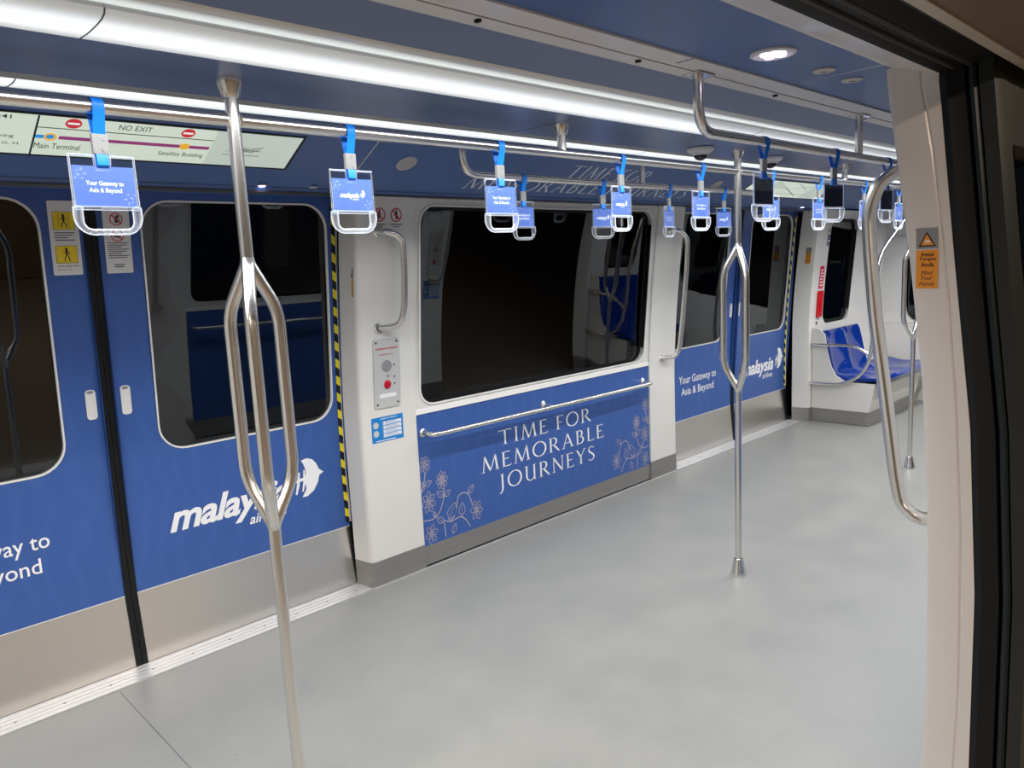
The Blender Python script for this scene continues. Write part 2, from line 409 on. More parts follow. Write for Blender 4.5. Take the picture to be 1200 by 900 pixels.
# roman capitals drawn stroke by stroke (thick and thin stems, small serifs)
TH, TN = .105, .05
def _st(x0, y0, x1, y1, w): return ribbon2d([(x0, y0), (x1, y1)], w)
def _sf(x, y, w=.24): return _st(x - w / 2, y, x + w / 2, y, .035)
def _ell(cx, cy, rx, ry, a0=0, a1=360):
    P = arc(cx, cy, rx, ry, a0, a1, 28); w = [TN + (TH - TN) * abs(math.cos(math.radians(a0 + (a1 - a0) * k / 28))) for k in range(29)]
    return ribbon2d(P, w)
GL = {
 'T': (.78, [_st(.39, 0, .39, .98, TH), _st(0.02, .965, .76, .965, TN), _sf(.39, .017), _st(.03, .98, .02, .86, .03), _st(.75, .98, .76, .86, .03)]),
 'I': (.26, [_st(.13, 0, .13, 1, TH), _sf(.13, .017), _sf(.13, .983)]),
 'M': (1.0, [_st(.1, 0, .2, .98, TN), _st(.19, 1, .5, .03, TH), _st(.5, .03, .8, .98, TN), _st(.8, 1, .9, 0, TH), _sf(.1, .017, .2), _sf(.9, .017)]),
 'E': (.56, [_st(.12, 0, .12, 1, TH), _st(.1, .965, .50, .965, TN), _st(.12, .52, .44, .52, TN), _st(.1, .03, .54, .03, TN), _st(.49, .99, .49, .87, .03), _st(.53, .02, .55, .15, .03), _sf(.08, .983, .14), _sf(.08, .017, .14)]),
 'F': (.52, [_st(.12, 0, .12, 1, TH), _st(.1, .965, .50, .965, TN), _st(.12, .50, .42, .50, TN), _st(.49, .99, .49, .87, .03), _sf(.12, .017), _sf(.08, .983, .14)]),
 'O': (.92, [_ell(.46, .5, .40, .49)]),
 'R': (.70, [_st(.12, 0, .12, 1, TH), ribbon2d([(.12, .965)] + arc(.30, .73, .20, .235, 90, -90) + [(.12, .49)], [TN] + [TN + (TH - TN) * math.sin(PI * k / 12) for k in range(13)] + [TN]), _st(.30, .5, .66, .0, TH), _sf(.12, .017), _sf(.66, .017, .12), _sf(.08, .983, .14)]),
 'A': (.82, [_st(.10, 0, .40, 1, TN), _st(.40, 1, .72, 0, TH), _st(.2, .36, .58, .36, TN), _sf(.10, .017, .2), _sf(.72, .017, .2)]),
 'B': (.64, [_st(.12, 0, .12, 1, TH), ribbon2d([(.12, .965)] + arc(.28, .75, .17, .215, 90, -90) + [(.12, .53)], [TN] + [TN + (TH - TN) * math.sin(PI * k / 12) for k in range(13)] + [TN]), ribbon2d([(.12, .53)] + arc(.30, .28, .23, .25, 90, -90) + [(.12, .03)], [TN] + [TN + (TH - TN) * math.sin(PI * k / 12) for k in range(13)] + [TN]), _sf(.08, .983, .14), _sf(.08, .017, .14)]),
 'L': (.54, [_st(.12, 0, .12, 1, TH), _st(.1, .03, .52, .03, TN), _st(.51, .02, .53, .16, .03), _sf(.12, .983)]),
 'J': (.34, [ribbon2d([(.2, 1), (.2, .1), (.17, -.06), (.08, -.17), (0, -.2)], [TH, TH, .09, .07, .05]), _sf(.2, .983)]),
 'U': (.80, [ribbon2d([(.14, 1), (.14, .36)] + arc(.38, .34, .24, .32, 180, 300, 8) + [(.6, .16)], [TH] * 3 + [.09, .08, .07, .06, .05, .05, .05, .05, .05]), _st(.64, 1, .64, 0, TH), _sf(.14, .983), _sf(.64, .983, .2), _sf(.68, .017, .14)]),
 'N': (.86, [_st(.14, 0, .14, 1, TN), _st(.12, 1, .74, 0, TH), _st(.74, .0, .74, 1, TN), _sf(.14, .017, .2), _sf(.74, .983, .2)]),
 'Y': (.72, [_st(.36, 0, .36, .5, TH), _st(.36, .48, .08, 1, TH), _st(.36, .48, .64, 1, TN), _sf(.36, .017), _sf(.08, .983, .18), _sf(.64, .983, .18)]),
 'S': (.56, [ribbon2d([(.47, .86), (.40, .95), (.28, .98), (.15, .93), (.09, .80), (.12, .66), (.26, .54), (.40, .42), (.48, .28), (.44, .12), (.32, .03), (.17, .02), (.07, .12), (.06, .18)], [.04, .05, .05, .06, .08, .1, .11, .11, .1, .08, .06, .05, .04, .03])]),
}
def roman2d(text, track=.16):
    L = []; x = 0
    for ch in text:
        if ch == ' ': x += .42; continue
        w, parts = GL[ch]
        for v, f in parts: L.append(([(a + x, b) for a, b in v], f))
        x += w + track
    return join2d(L)
def airline_logo():
    """white italic word mark with small second word and the crescent shaped emblem at its right; unit box 0..1 wide"""
    L = []
    v, f = font2d('malaysia', .32, .028, .96); xs = [p[0] for p in v]; ys = [p[1] for p in v]
    s = .745 / (max(xs) - min(xs)); x0 = min(xs)
    L.append(([((x - x0) * s, y * s * .95) for x, y in v], f))
    v, f = font2d('airlines', .32, .015); xs = [p[0] for p in v]; s2 = .25 / (max(xs) - min(xs)); x0 = min(xs)
    L.append(([(.47 + (x - x0) * s2, -.085 + y * s2) for x, y in v], f))
    # emblem: solid crescent body with a short tail at the right, open mouth at the left with two strokes
    body = [(.845, .235), (.885, .243), (.925, .228), (.952, .195), (.968, .155), (1.0, .128), (.968, .112), (.955, .07), (.92, .02), (.87, -.008), (.835, -.006), (.865, .022), (.868, .055), (.862, .085), (.852, .108), (.868, .125), (.874, .155), (.868, .185), (.858, .212)]
    n = len(body); tris = []
    left = list(range(12, n)); cx = len(body)
    pts = body + [(.925, .12)]
    tris = [(i, (i + 1) % n, n) for i in range(n)]
    L.append((pts, tris))
    L.append(ribbon2d([(.795, .02), (.812, .075), (.826, .16)], [.012, .02, .012]))
    L.append(ribbon2d([(.790, .10), (.83, .108), (.872, .112)], [.01, .02, .02]))
    L.append(ribbon2d([(.842, .03), (.858, .09), (.862, .17)], [.01, .018, .01]))
    return join2d(L)
LOGO = airline_logo()
GATE1 = font2d('Your Gateway to', 0, .006); GATE2 = font2d('Asia & Beyond', 0, .006)

# ================================================================== SETTING
XA, XB = -2.4, 8.75      # length of the car as built
# ---- floor
mb = MB().box(XA, XB, CEN - 1.50, CEN + 1.50, -.06, 0)
fl = mb.build('floor', M_FLOOR)
tag(fl, 'pale grey vinyl floor of the train car', 'floor', kind='structure')
for x in (.80,):
    MB().box(x - .0012, x + .0012, .62, 3.14, 0., .0006).build('floor_seam', M_TEXTGREY, fl)
# ---- door sills
def sill(x0, x1, fn, label, n):
    mb = MB()
    mb.box(x0, x1, 3.160, 3.175, 0, .006); mb.box(x0, x1, 3.175, 3.30, 0, .0035)
    for k in range(4): mb.box(x0, x1, 3.192 + k * .03, 3.198 + k * .03, .0035, .006)
    mb.map(fn); s = mb.build('trim_%d' % n, M_SILL)
    tag(s, label, 'door sill', kind='structure')
    k = 0; x = x0 + .08
    while x < x1 - .03:
        MB().lathe([(.006, 0), (.006, .0015)], fn(x, 3.222, .0035), seg=8).build('screw', M_SCREW, s); x += .166
sill(-.12, 2.02, far, 'metal door sill along the nearer closed doors', 1)
sill(4.80, 6.90, far, 'metal door sill along the further closed doors', 2)
sill(-.12, 2.02, near, 'metal door sill of the open doorway beside the camera', 3)
sill(4.80, 6.90, near, 'metal door sill of the further open doorway', 4)

# ---- far and near side walls
def pillar(x0, x1, fn, parent, rev0=True, rev1=True, S=W, ztop=1.962):
    """protruding white pillar with a rounded nose and reveals back to the door pocket"""
    Z = zlevels(0.0, ztop); r = .028
    prof = [(x0, .12)] if rev0 else [(x0, .03)]
    P = []
    if rev0: P += [(x0 - .022, .125), (x0 - .006, r)]
    else: P += [(x0, .04)]
    if rev0: P += [(x0 - .002, .012), (x0 + .008, .003), (x0 + .03, 0)]
    else: P += [(x0, .001), (x0 + .004, 0)]
    if rev1: P += [(x1 - .03, 0), (x1 - .008, .003), (x1 + .002, .012), (x1 + .006, r), (x1 + .022, .125)]
    else: P += [(x1 - .004, 0), (x1, .001), (x1, .04)]
    mb = MB(); n = len(P)
    vs = [fn(x, S(z) + dy, z) for z in Z for x, dy in P]
    fs = [(i * n + k, i * n + k + 1, (i + 1) * n + k + 1, (i + 1) * n + k) for i in range(len(Z) - 1) for k in range(n - 1)]
    mb.add(vs, fs)
    p = mb.build('pillar', M_WHITE, parent)
    # steel plinth wrapped around the foot
    Z2 = [.004, .137]; mb = MB()
    vs = [fn(x + (-.0015 if x < (x0 + x1) / 2 else .0015), S(z) + dy - .0025, z) for z in Z2 for x, dy in P]
    fs = [(k, k + 1, n + k + 1, n + k) for k in range(n - 1)]
    m0 = len(vs); vs += [fn(x, S(.137) + dy + .004, .137) for x, dy in P]
    fs += [(n + k, n + k + 1, m0 + k + 1, m0 + k) for k in range(n - 1)]
    mb.add(vs, fs); mb.build('plinth', M_PLINTH, parent)
    # bright lip at the very bottom
    mb = MB(); vs = [fn(x, S(0) + dy - e, z) for z, e in ((.0, .0), (.0, .010), (.006, .010), (.006, .0)) for x, dy in P]
    fs = [(a * n + k, a * n + k + 1, (a + 1) * n + k + 1, (a + 1) * n + k) for a in range(3) for k in range(n - 1)]
    mb.add(vs, fs); mb.build('floor_edging', M_SILL, parent)
    return p
def bay(x0, x1, fn, parent, n_win, label):
    """window bay between two pillars: white surround, window, blue wrapped lower panel, steel plinth"""
    hx = (x0 + .045, x1 - .055, .895, 1.912, .085)
    mb = MB(); sheet(mb, x0, x1, .86, 1.962, BAY, 0, hole=hx, fn=fn)
    ring(mb, hx, BAY, -.0, .05, .0, fn); mb.build('window_surround', M_WHITE, parent)
    w = empty('window_%d' % n_win); tag(w, label, 'window', kind='structure')
    g = MB(); sheet(g, 0, 0, hx[2], hx[3], BAY, .034, shape=hx, fn=fn); g.build('glass_pane', M_GLASS, w)
    hb = (hx[0] + .014, hx[1] - .014, hx[2] + .014, hx[3] - .014, .075)
    g = MB(); ring(g, hb, BAY, .026, .038, .016, fn); g.build('rubber_gasket', M_BLACK, w)
    g = MB(); ring(g, hx, BAY, -.006, .01, .010, fn); g.build('window_frame', M_WHITE2, w)
    # white ledge above the blue panel
    mb = MB().sweepx([(BAY(.85) - .010, .846), (BAY(.86) - .004, .872), (BAY(.87) + .01, .875), (BAY(.85) + .02, .846)], x0, x1).map(fn)
    mb.build('ledge', M_WHITE2, parent)
    slab(x0, x1, .118, .846, BAY, -.004, .02, fn).build('lower_panel', M_BLUE, parent)
    slab(x0, x1, .012, .118, BAY, -.006, .02, fn).build('plinth', M_PLINTH, parent)
    MB().box(x0, x1, BAY(0) - .022, BAY(0) + .01, 0, .005).map(fn).build('floor_edging', M_SILL, parent)
    MB().box(x0, x1, BAY(0) - .009, BAY(0) + .01, .005, .013).map(fn).build('shadow_gap', M_BLACK, parent)
def side_wall(name, fn, label, wins):
    w = empty(name); tag(w, label, 'wall', kind='structure')
    pillar(2.03, 2.365, fn, w, True, False); pillar(4.455, 4.785, fn, w, False, True)
    if fn is far: pillar(-.46, -.14, fn, w, False, True)
    bay(2.365, 4.455, fn, w, wins[0], wins[1])
    # plain wall beyond the left edge of the photograph
    if fn is far: slab(XA, -.46, 0, 1.962, BAY, 0, .03, fn).build('plain_panel', M_WHITE, w)
    # outer skin behind everything (keeps the car closed)
    if fn is far: slab(XA, -.14, 0, 2.2, W, .14, .03, fn).build('outer_skin', M_EXT, w)
    slab(2.03, 4.79, 0, .88, W, .14, .03, fn).build('outer_skin', M_EXT, w)
    slab(2.03, 2.40, .88, 2.2, W, .14, .03, fn).build('outer_skin', M_EXT, w)
    slab(4.41, 4.79, .88, 2.2, W, .14, .03, fn).build('outer_skin', M_EXT, w)
    slab(2.40, 4.41, 1.92, 2.2, W, .12, .03, fn).build('outer_skin', M_EXT, w)
    # thicker end section with its own window
    hx = (7.19, 7.80, .905, 1.885, .10)
    mb = MB(); sheet(mb, 6.955, XB, 0, 1.962, WE, 0, hole=hx, fn=fn)
    ring(mb, hx, WE, 0, .05, 0, fn)
    Z = zlevels(0, 1.962); P = [(6.895, .155), (6.915, .03), (6.925, .008), (6.955, 0)]
    vs = [fn(x, WE(z) + dy, z) for z in Z for x, dy in P]; n = 4
    mb.add(vs, [(i * n + k, i * n + k + 1, (i + 1) * n + k + 1, (i + 1) * n + k) for i in range(len(Z) - 1) for k in range(n - 1)])
    mb.build('end_panel', M_WHITE, w)
    mb = MB(); vs = [fn(x - .0015, WE(z) + dy - .002, z) for z in (.004, .13) for x, dy in P + [(6.98, 0)]]
    mb.add(vs, [(k, k + 1, 5 + k + 1, 5 + k) for k in range(4)]); mb.build('plinth', M_PLINTH, w)
    v = empty('window_%d' % (wins[0] + 2)); tag(v, wins[2], 'window', kind='structure')
    g = MB(); sheet(g, 0, 0, hx[2], hx[3], WE, .032, shape=hx, fn=fn); g.build('glass_pane', M_GLASS, v)
    hb = (hx[0] + .03, hx[1] - .03, hx[2] + .03, hx[3] - .03, .08)
    g = MB(); ring(g, hb, WE, .024, .036, .034, fn); g.build('rubber_gasket', M_BLACK, v)
    slab(6.93, XB, 0, .88, WE, .1, .03, fn).build('outer_skin', M_EXT, w)
    slab(7.82, XB, .88, 2.2, WE, .1, .03, fn).build('outer_skin', M_EXT, w)
    slab(6.93, 7.17, .88, 2.2, WE, .1, .03, fn).build('outer_skin', M_EXT, w)
    slab(7.17, 7.82, 1.9, 2.2, WE, .1, .03, fn).build('outer_skin', M_EXT, w)
    return w
wall_far = side_wall('wall_far', far, 'white pillars and blue printed panel of the wall opposite the camera', (1, 'wide dark window between the two white pillars opposite', 'narrow dark window above the blue bench at the far end'))
wall_near = side_wall('wall_near', near, 'white wall on the camera side of the car', (2, 'wide dark window in the camera side wall', 'narrow dark window above the camera side bench'))

# lettering and line art on the far lower panel
def on_panel(e=.0055): return lambda x, z: (x, BAY(z) - e, z)
mb = MB()
for t, u0, u1, v0, v1 in (('TIME FOR', 2.958, 3.800, .560, .650), ('MEMORABLE', 2.812, 3.930, .426, .518), ('JOURNEYS', 2.945, 3.828, .292, .388)):
    put2d(mb, roman2d(t), u0, u1, v0, v1, on_panel(), vmin=0, vmax=1)
mb.build('lettering', M_PRINT, wall_far, smooth=False)
def flora(mx):
    L = []
    X0, X1 = 2.37, 4.42
    def add(pts, w=.0042): L.append(ribbon2d(pts, w))
    def flower(cx, cz, r, n, rot, asp=.78):
        for k in range(n):
            a = rot + 2 * PI * k / n; ca, sa = math.cos(a), math.sin(a)
            petal = [(.22, -.10), (.45, -.25), (.75, -.22), (1.0, 0), (.75, .22), (.45, .25), (.22, .10)]
            add([(cx + asp * r * (u * ca - v * sa), cz + r * (u * sa + v * ca)) for u, v in petal], .003)
            add([(cx + asp * r * (u * ca), cz + r * (u * sa)) for u in (.15, .4, .6)], .0022)
        L.append(disc2d(cx, cz, r * .16, r * .10, 12, asp))
        for k in range(6):
            a = rot + .5 + k; L.append(disc2d(cx + asp * r * .2 * math.cos(a), cz + r * .2 * math.sin(a), r * .05, 0, 6, asp))
    def leaf(x0, z0, x1, z1, w=.3):
        d = Vector((x1 - x0, z1 - z0)); q = Vector((-d.y, d.x)) * w
        for s in (1, -1): add([(x0, z0), (x0 + d.x * .35 + s * q.x, z0 + d.y * .35 + s * q.y), (x0 + d.x * .7 + s * q.x * .7, z0 + d.y * .7 + s * q.y * .7), (x1, z1)], .003)
        add([(x0, z0), (x0 + d.x * .8, z0 + d.y * .8)], .002)
    def curve(P, w=.0045):
        V = [Vector((*p, 0)) for p in P]; add([(p.x, p.y) for p in fillet(V, .05, 5)], w)
    flower(2.408, .568, .05, 7, .3); flower(2.519, .458, .055, 8, .1); flower(2.420, .357, .062, 7, .6); flower(2.757, .225, .062, 6, .9); flower(2.425, .176, .058, 6, .2)
    for P in ([(2.407, .526), (2.398, .474), (2.376, .427)], [(2.529, .423), (2.528, .365), (2.493, .283), (2.442, .252), (2.375, .263)], [(2.513, .232), (2.552, .208), (2.595, .229), (2.613, .291), (2.625, .341), (2.664, .354), (2.705, .334), (2.73, .26)], [(2.56, .206), (2.636, .222), (2.677, .190), (2.704, .14)], [(2.516, .218), (2.523, .13)]): curve(P)
    for q in ((2.397, .455, 2.448, .470), (2.524, .366, 2.475, .401), (2.528, .362, 2.574, .39), (2.55, .222, 2.605, .31), (2.645, .216, 2.654, .297), (2.512, .219, 2.467, .258), (2.573, .136, 2.6, .190), (2.701, .338, 2.746, .377), (2.456, .264, 2.450, .298), (2.376, .42, 2.384, .48)): leaf(*q)
    V, F = join2d(L)
    if mx: V = [(X0 + X1 - x + .03, z) for x, z in V]
    return V, F
for mx in (0, 1):
    V, F = flora(mx)
    mbf = MB(); mbf.add([(x, BAY(z) - .0054, z) for x, z in V], F); mbf.build('flower_print', M_LINEART, wall_far, smooth=False)

# ---- doors
def door_leaf(n, x0, x1, wx0, wx1, fn, label, gasket_side, hx, haz=None):
    hole = (wx0, wx1, .885, 1.928, .115)
    # cut the sheet in flat bands: blue wrap above, steel kick plate below
    mb = MB(); sheet(mb, x0, x1, .31, 1.975, D, 0, hole=hole, fn=fn); ring(mb, hole, D, 0, .03, 0, fn)
    mb.add([fn(x, D(z) + dy, z) for x in (x0, x1) for z in (.31, 1.975) for dy in (0, .035)], [(0, 1, 3, 2), (4, 5, 7, 6)])
    d = mb.build('door_%d' % n, M_BLUE); tag(d, label, 'door', kind='structure')
    slab(x0, x1, .006, .31, D, -.001, .03, fn).build('kick_plate', M_PLATE, d)
    slab(x0, x1, .3085, .3115, D, -.0015, .01, fn).build('edge_strip', M_WHITE2, d)
    g = MB(); sheet(g, 0, 0, hole[2], hole[3], D, .012, shape=hole, fn=fn); g.build('glass_pane', M_GLASS, d)
    g = MB(); hb = (wx0 + .007, wx1 - .007, hole[2] + .007, hole[3] - .007, .108); ring(g, hb, D, -.0035, .01, .007, fn); g.build('window_frame', M_WHITE2, d)
    gx0, gx1 = gasket_side
    slab(gx0, gx1, .004, 1.975, D, -.006, .03, fn).build('rubber_edge', M_BLACK, d)
    # recessed pull handle
    h = (hx, hx + .032, 1.078, 1.192, .010); g = MB(); sheet(g, 0, 0, h[2], h[3], D, -.002, shape=h, fn=fn); ring(g, h, D, -.004, 0, .003, fn)
    hd = g.build('handle_recess', M_WHITE2, d)
    g = MB(); sheet(g, 0, 0, 1.180, 1.190, D, -.003, shape=(hx + .005, hx + .027, 1.180, 1.190, .004), fn=fn); g.build('finger_slot', M_GREYP, hd)
    if haz:
        slab(haz[0], haz[1], .335, 1.93, D, -.006, .004, fn).build('hazard_strip', M_HAZ, d)
        slab(haz[1], haz[1] + .009, .335, 1.93, D, -.008, .01, fn).build('edge_trim', M_WHITE2, d)
        slab(haz[1] + .009, haz[1] + .04, .004, 1.975, D, .012, .02, fn).build('rubber_edge', M_BLACK, d)
    return d
d1 = door_leaf(1, -.20, .914, -.10, .772, far, 'left leaf of the nearer closed blue doors', (.914, .9375), .862)
d2 = door_leaf(2, .962, 2.012, 1.122, 1.967, far, 'right leaf of the nearer closed blue doors, behind the pole', (.9395, .962), .992, (1.990, 2.010))
d3 = door_leaf(3, 4.74, 5.864, 4.86, 5.722, far, 'left leaf of the further closed blue doors', (5.864, 5.8875), 5.812)
d4 = door_leaf(4, 5.912, 6.895, 6.072, 6.83, far, 'right leaf of the further closed blue doors', (5.8895, 5.912), 5.942, (6.856, 6.876))
def on_door(fn=far, e=.0022): return lambda x, z: fn(x, D(z) - e, z)
def gateway(x0, parent):
    w = .552
    put2d(MB(), GATE1, x0, x0 + w, .583, .665, on_door()).build('lettering', M_PRINT, parent, smooth=False)
    put2d(MB(), GATE2, x0 + .03, x0 + w * .93, .488, .568, on_door()).build('lettering', M_PRINT, parent, smooth=False)
def airline(x0, w, parent, zb=.53):
    mb = MB(); raw2d(mb, ([(x0 + p[0] * w, zb + p[1] * w) for p in LOGO[0]], LOGO[1]), on_door()); mb.build('airline_mark', M_PRINT, parent, smooth=False)
gateway(.122, d1); gateway(5.072, d3)
airline(1.125, .762, d2); airline(6.075, .762, d4)

# head beam over the doors and bays: underside lip at the bottom of the cornice, far side
for fn, nm, lab in ((far, 'trim_5', 'navy lip along the top of the far wall'),):
    mb = MB().sweepx([(3.030, 1.956), (3.022, 1.972), (3.30, 1.972), (3.30, 1.962), (3.05, 1.956)], XA, XB).map(fn)
    tag(mb.build(nm, M_NAVY), lab, 'trim', kind='structure')
    MB().sweepx([(3.026, 1.951), (3.026, 1.956), (3.09, 1.956), (3.09, 1.951)], XA, XB).map(fn).build('bright_edge', M_GREYGAP, bpy.data.objects[nm])

# ---- ceiling
ceil = empty('ceiling'); tag(ceil, 'dark blue wrapped ceiling with long light slots', 'ceiling', kind='structure')
T = .02
def cs(name, pts, m, fn=far, x0=XA, x1=XB, parent=ceil, up=T):
    prof = list(pts) + [(y, z + up) for y, z in reversed(pts)]
    return MB().sweepx(prof, x0, x1).map(fn).build(name, m, parent)
cs('centre_band', [(1.700, 2.080), (2.040, 2.080)], M_CEILB)
# seams in the centre band
for x in (2.05, 4.62, 7.1): MB().box(x - .001, x + .001, 1.70, 2.04, 2.0792, 2.0802).build('panel_seam', M_TEXTGREY, ceil)
# near side (towards the camera)
cs('slope_panel', [(1.375, 2.158), (1.452, 2.104)], M_CEILB)
cs('light_trim', [(1.452, 2.103), (1.458, 2.098), (1.482, 2.098), (1.486, 2.103)], M_WHITE2)
cs('light_slot', [(1.484, 2.104), (1.50, 2.135), (1.60, 2.15), (1.70, 2.15)], M_GREYGAP)
for k, (a, b) in enumerate(((1.235, 1.292), (1.296, 1.318), (1.322, 1.378))):
    cs('ceiling_strip', [(a, 2.160 - (.004 if k == 1 else 0.006)), (b, 2.160 - (.004 if k == 1 else .006))], M_GRILLE, up=.006)
cs('strip_gap', [(1.23, 2.1605), (1.38, 2.1605)], M_BLACK)
for x in (1.25, 1.86, 2.68, 3.5): MB().box(x - .005, x + .005, 1.330, 1.345, 2.148, 2.155).build('strip_clip', M_BLACK, ceil)
MB().box(1.98, 1.986, 1.236, 1.292, 2.1535, 2.155).build('strip_joint', M_BLACK, ceil)
for a, b in ((XA, 2.598), (2.604, XB)):
    cs('ceiling_panel', [(.82, 2.162), (1.236, 2.160)], M_NAVY, x0=a, x1=b)
MB().box(2.598, 2.604, .82, 1.236, 2.161, 2.166).build('panel_joint', M_WHITE2, ceil)
# far side
cs('light_slot', [(2.046, 2.082), (2.05, 2.12), (2.24, 2.12), (2.26, 2.104)], M_GREYGAP)
cs('slot_lip', [(2.041, 2.0802), (2.096, 2.0802)], mat('grey_slot_lip', (.33, .33, .32), .45), up=.006)
cs('light_trim', [(2.266, 2.103), (2.270, 2.098), (2.292, 2.098), (2.296, 2.103)], M_NAVY)
cs('slope_panel', [(2.296, 2.104), (2.376, 2.158)], M_NAVY)
cs('ceiling_strip', [(2.372, 2.154), (2.515, 2.154)], M_GRILLE, up=.008)
cs('ceiling_panel', [(2.515, 2.160), (2.672, 2.160)], M_NAVY)
def COR(y): return 1.965 + .53 * (3.04 - y)
for a, b in ((XA, 1.934), (1.938, 5.358), (5.362, XB)):
    cs('cornice_panel', [(2.672, COR(2.672)), (3.04, COR(3.04))], M_CORN, x0=a, x1=b)
for x in (1.936, 5.360):
    cs('cornice_joint', [(2.672, COR(2.672) - .0005), (3.03, COR(3.03) - .0005)], M_GRILLE, x0=x - .0025, x1=x + .0025, up=.004)
# lid above everything
MB().box(XA, XB, .30, 3.45, 2.22, 2.26).build('roof_skin', M_EXT, ceil)
MB().box(XA, XB, 3.04, 3.45, 1.985, 2.22).build('roof_edge', M_EXT, ceil)
# printed words on the cornice
def on_cor(x, s): # s measured up the slope from the lower edge
    y = 3.03 - s / math.sqrt(1 + .53 ** 2); return (x, y - .0008, COR(y) - .0012)
SL = math.sqrt(1 + .53 ** 2)
mb = MB(); put2d(mb, roman2d('TIME FOR'), 3.245, 3.985, (3.03 - 2.848) * SL, (3.03 - 2.752) * SL, on_cor, 0, 1)
put2d(mb, roman2d('MEMORABLE JOURNEYS'), 2.606, 4.600, (3.03 - 2.976) * SL, (3.03 - 2.878) * SL, on_cor, 0, 1)
mb.build('lettering', M_PRINT_LILAC, ceil, smooth=False)
# near header of the open doorway, and the matching bulkhead above the near wall
def hdr(x0, x1):
    MB().sweepx([(.600, 1.987), (.692, 2.019), (.702, 2.019), (.708, 2.026), (.82, 2.16), (.82, 2.22), (.604, 2.22)], x0, x1).build('header', M_JAMB, wall_near)
hdr(XA, XB)

# ---- light fixtures
def fixture(name, prof, x0, x1, label):
    t = empty(name, ((x0 + x1) / 2, prof[0][0], 2.08)); tag(t, label, 'ceiling light', 'long ceiling light covers')
    ld = bpy.data.lights.new('tube_light', 'AREA'); ld.shape = 'RECTANGLE'; ld.size = x1 - x0 - .04; ld.size_y = .07; ld.spread = math.radians(152)
    ld.energy = TUBE_W * (x1 - x0) * (1.15 if prof[0][0] < 1.9 else .85); ld.color = (.98, .985, 1.)
    lo = bpy.data.objects.new('tube_light', ld); COL.objects.link(lo); lo.parent = t; lo.location = (0, (sum(p[1 - 1] for p in prof[:5]) / 5) - prof[0][0], -.009)
    MB().sweepx(list(prof) + [(y, z + .012) for y, z in reversed(prof[:4])], x0 + .0006, x1 - .0006).build('diffuser', M_DIFF, t)
    for x in (x0, x1):
        MB().sweepx([(y, z - .0006) for y, z in prof] + [(y, z + .012) for y, z in reversed(prof[:4])], x - .0016, x + .0016).build('end_joint', M_GREYP, t)
    return t
P1 = [(1.700, 2.080), (1.66, 2.078), (1.63, 2.0782), (1.59, 2.0800), (1.565, 2.083), (1.550, 2.088), (1.544, 2.096), (1.548, 2.104), (1.560, 2.110), (1.582, 2.117)]
P2 = [(2.100, 2.080), (2.12, 2.0775), (2.15, 2.0775), (2.18, 2.0790), (2.20, 2.082), (2.212, 2.087), (2.218, 2.094), (2.216, 2.10), (2.20, 2.106), (2.18, 2.11)]
segs = [(-1.95, .521), (.521, 2.99), (2.99, 5.46), (5.46, 7.93), (7.93, 8.7)]
place_w = ['beyond the left edge, over the nearest doors', 'running past the nearest pole', 'in the middle of the car', 'over the further doors', 'last one, by the end wall']
for i, (a, b) in enumerate(segs):
    fixture('light_fixture', P1, a, b, 'bright tube cover on the camera side, ' + place_w[i])
for i, (a, b) in enumerate(segs):
    fixture('light_fixture', P2, a - .027, b - .027, 'narrow tube cover above the long rail, ' + place_w[i])
# translucent covers need a hidden top so light goes down only
cs('lamp_tray', [(1.56, 2.125), (1.70, 2.125)], M_WHITE2)
# ---- end walls and exterior
ew = empty('wall_end'); tag(ew, 'white curved end wall of the car', 'wall', kind='structure')
hxE = (1.0, 2.84, .80, 1.72, .16)
def SE(z): return 0
mb = MB(); sheet(mb, .5, 3.2, 0, 2.2, SE, 0, hole=hxE); ring(mb, hxE, SE, 0, .05, 0)
mb.v = [(XB - .12 + y + .35 * max(0, (abs(x - CEN) - .95)) ** 2 * -1 - .10 * max(0, .9 - z), x, z) for x, y, z in mb.v]
mb.build('end_panel', M_WHITE, ew)
w5 = empty('window_5'); tag(w5, 'wide dark window in the end wall, its edge beside the jamb', 'window', kind='structure')
g = MB(); sheet(g, 0, 0, hxE[2], hxE[3], SE, .03, shape=hxE); g.v = [(XB - .11 + y, x, z) for x, y, z in g.v]; g.build('glass_pane', M_GLASS, w5)
MB().box(XB + .05, XB + .08, .3, 3.45, 0, 2.22).build('outer_skin', M_EXT, ew)
wl = MB().box(XA - .03, XA, .3, 3.45, 0, 2.22).build('wall_left', M_WHITE); tag(wl, 'plain end wall behind the left edge of the photograph', 'wall', kind='structure')
tn = MB().box(-7, 13, 5.2, 5.3, -1.2, 4).box(-7, 13, 3.4, 5.2, -1.2, -1.1).build('wall_tunnel', M_TUN); tag(tn, 'dark tunnel wall outside the windows', 'wall', kind='structure')

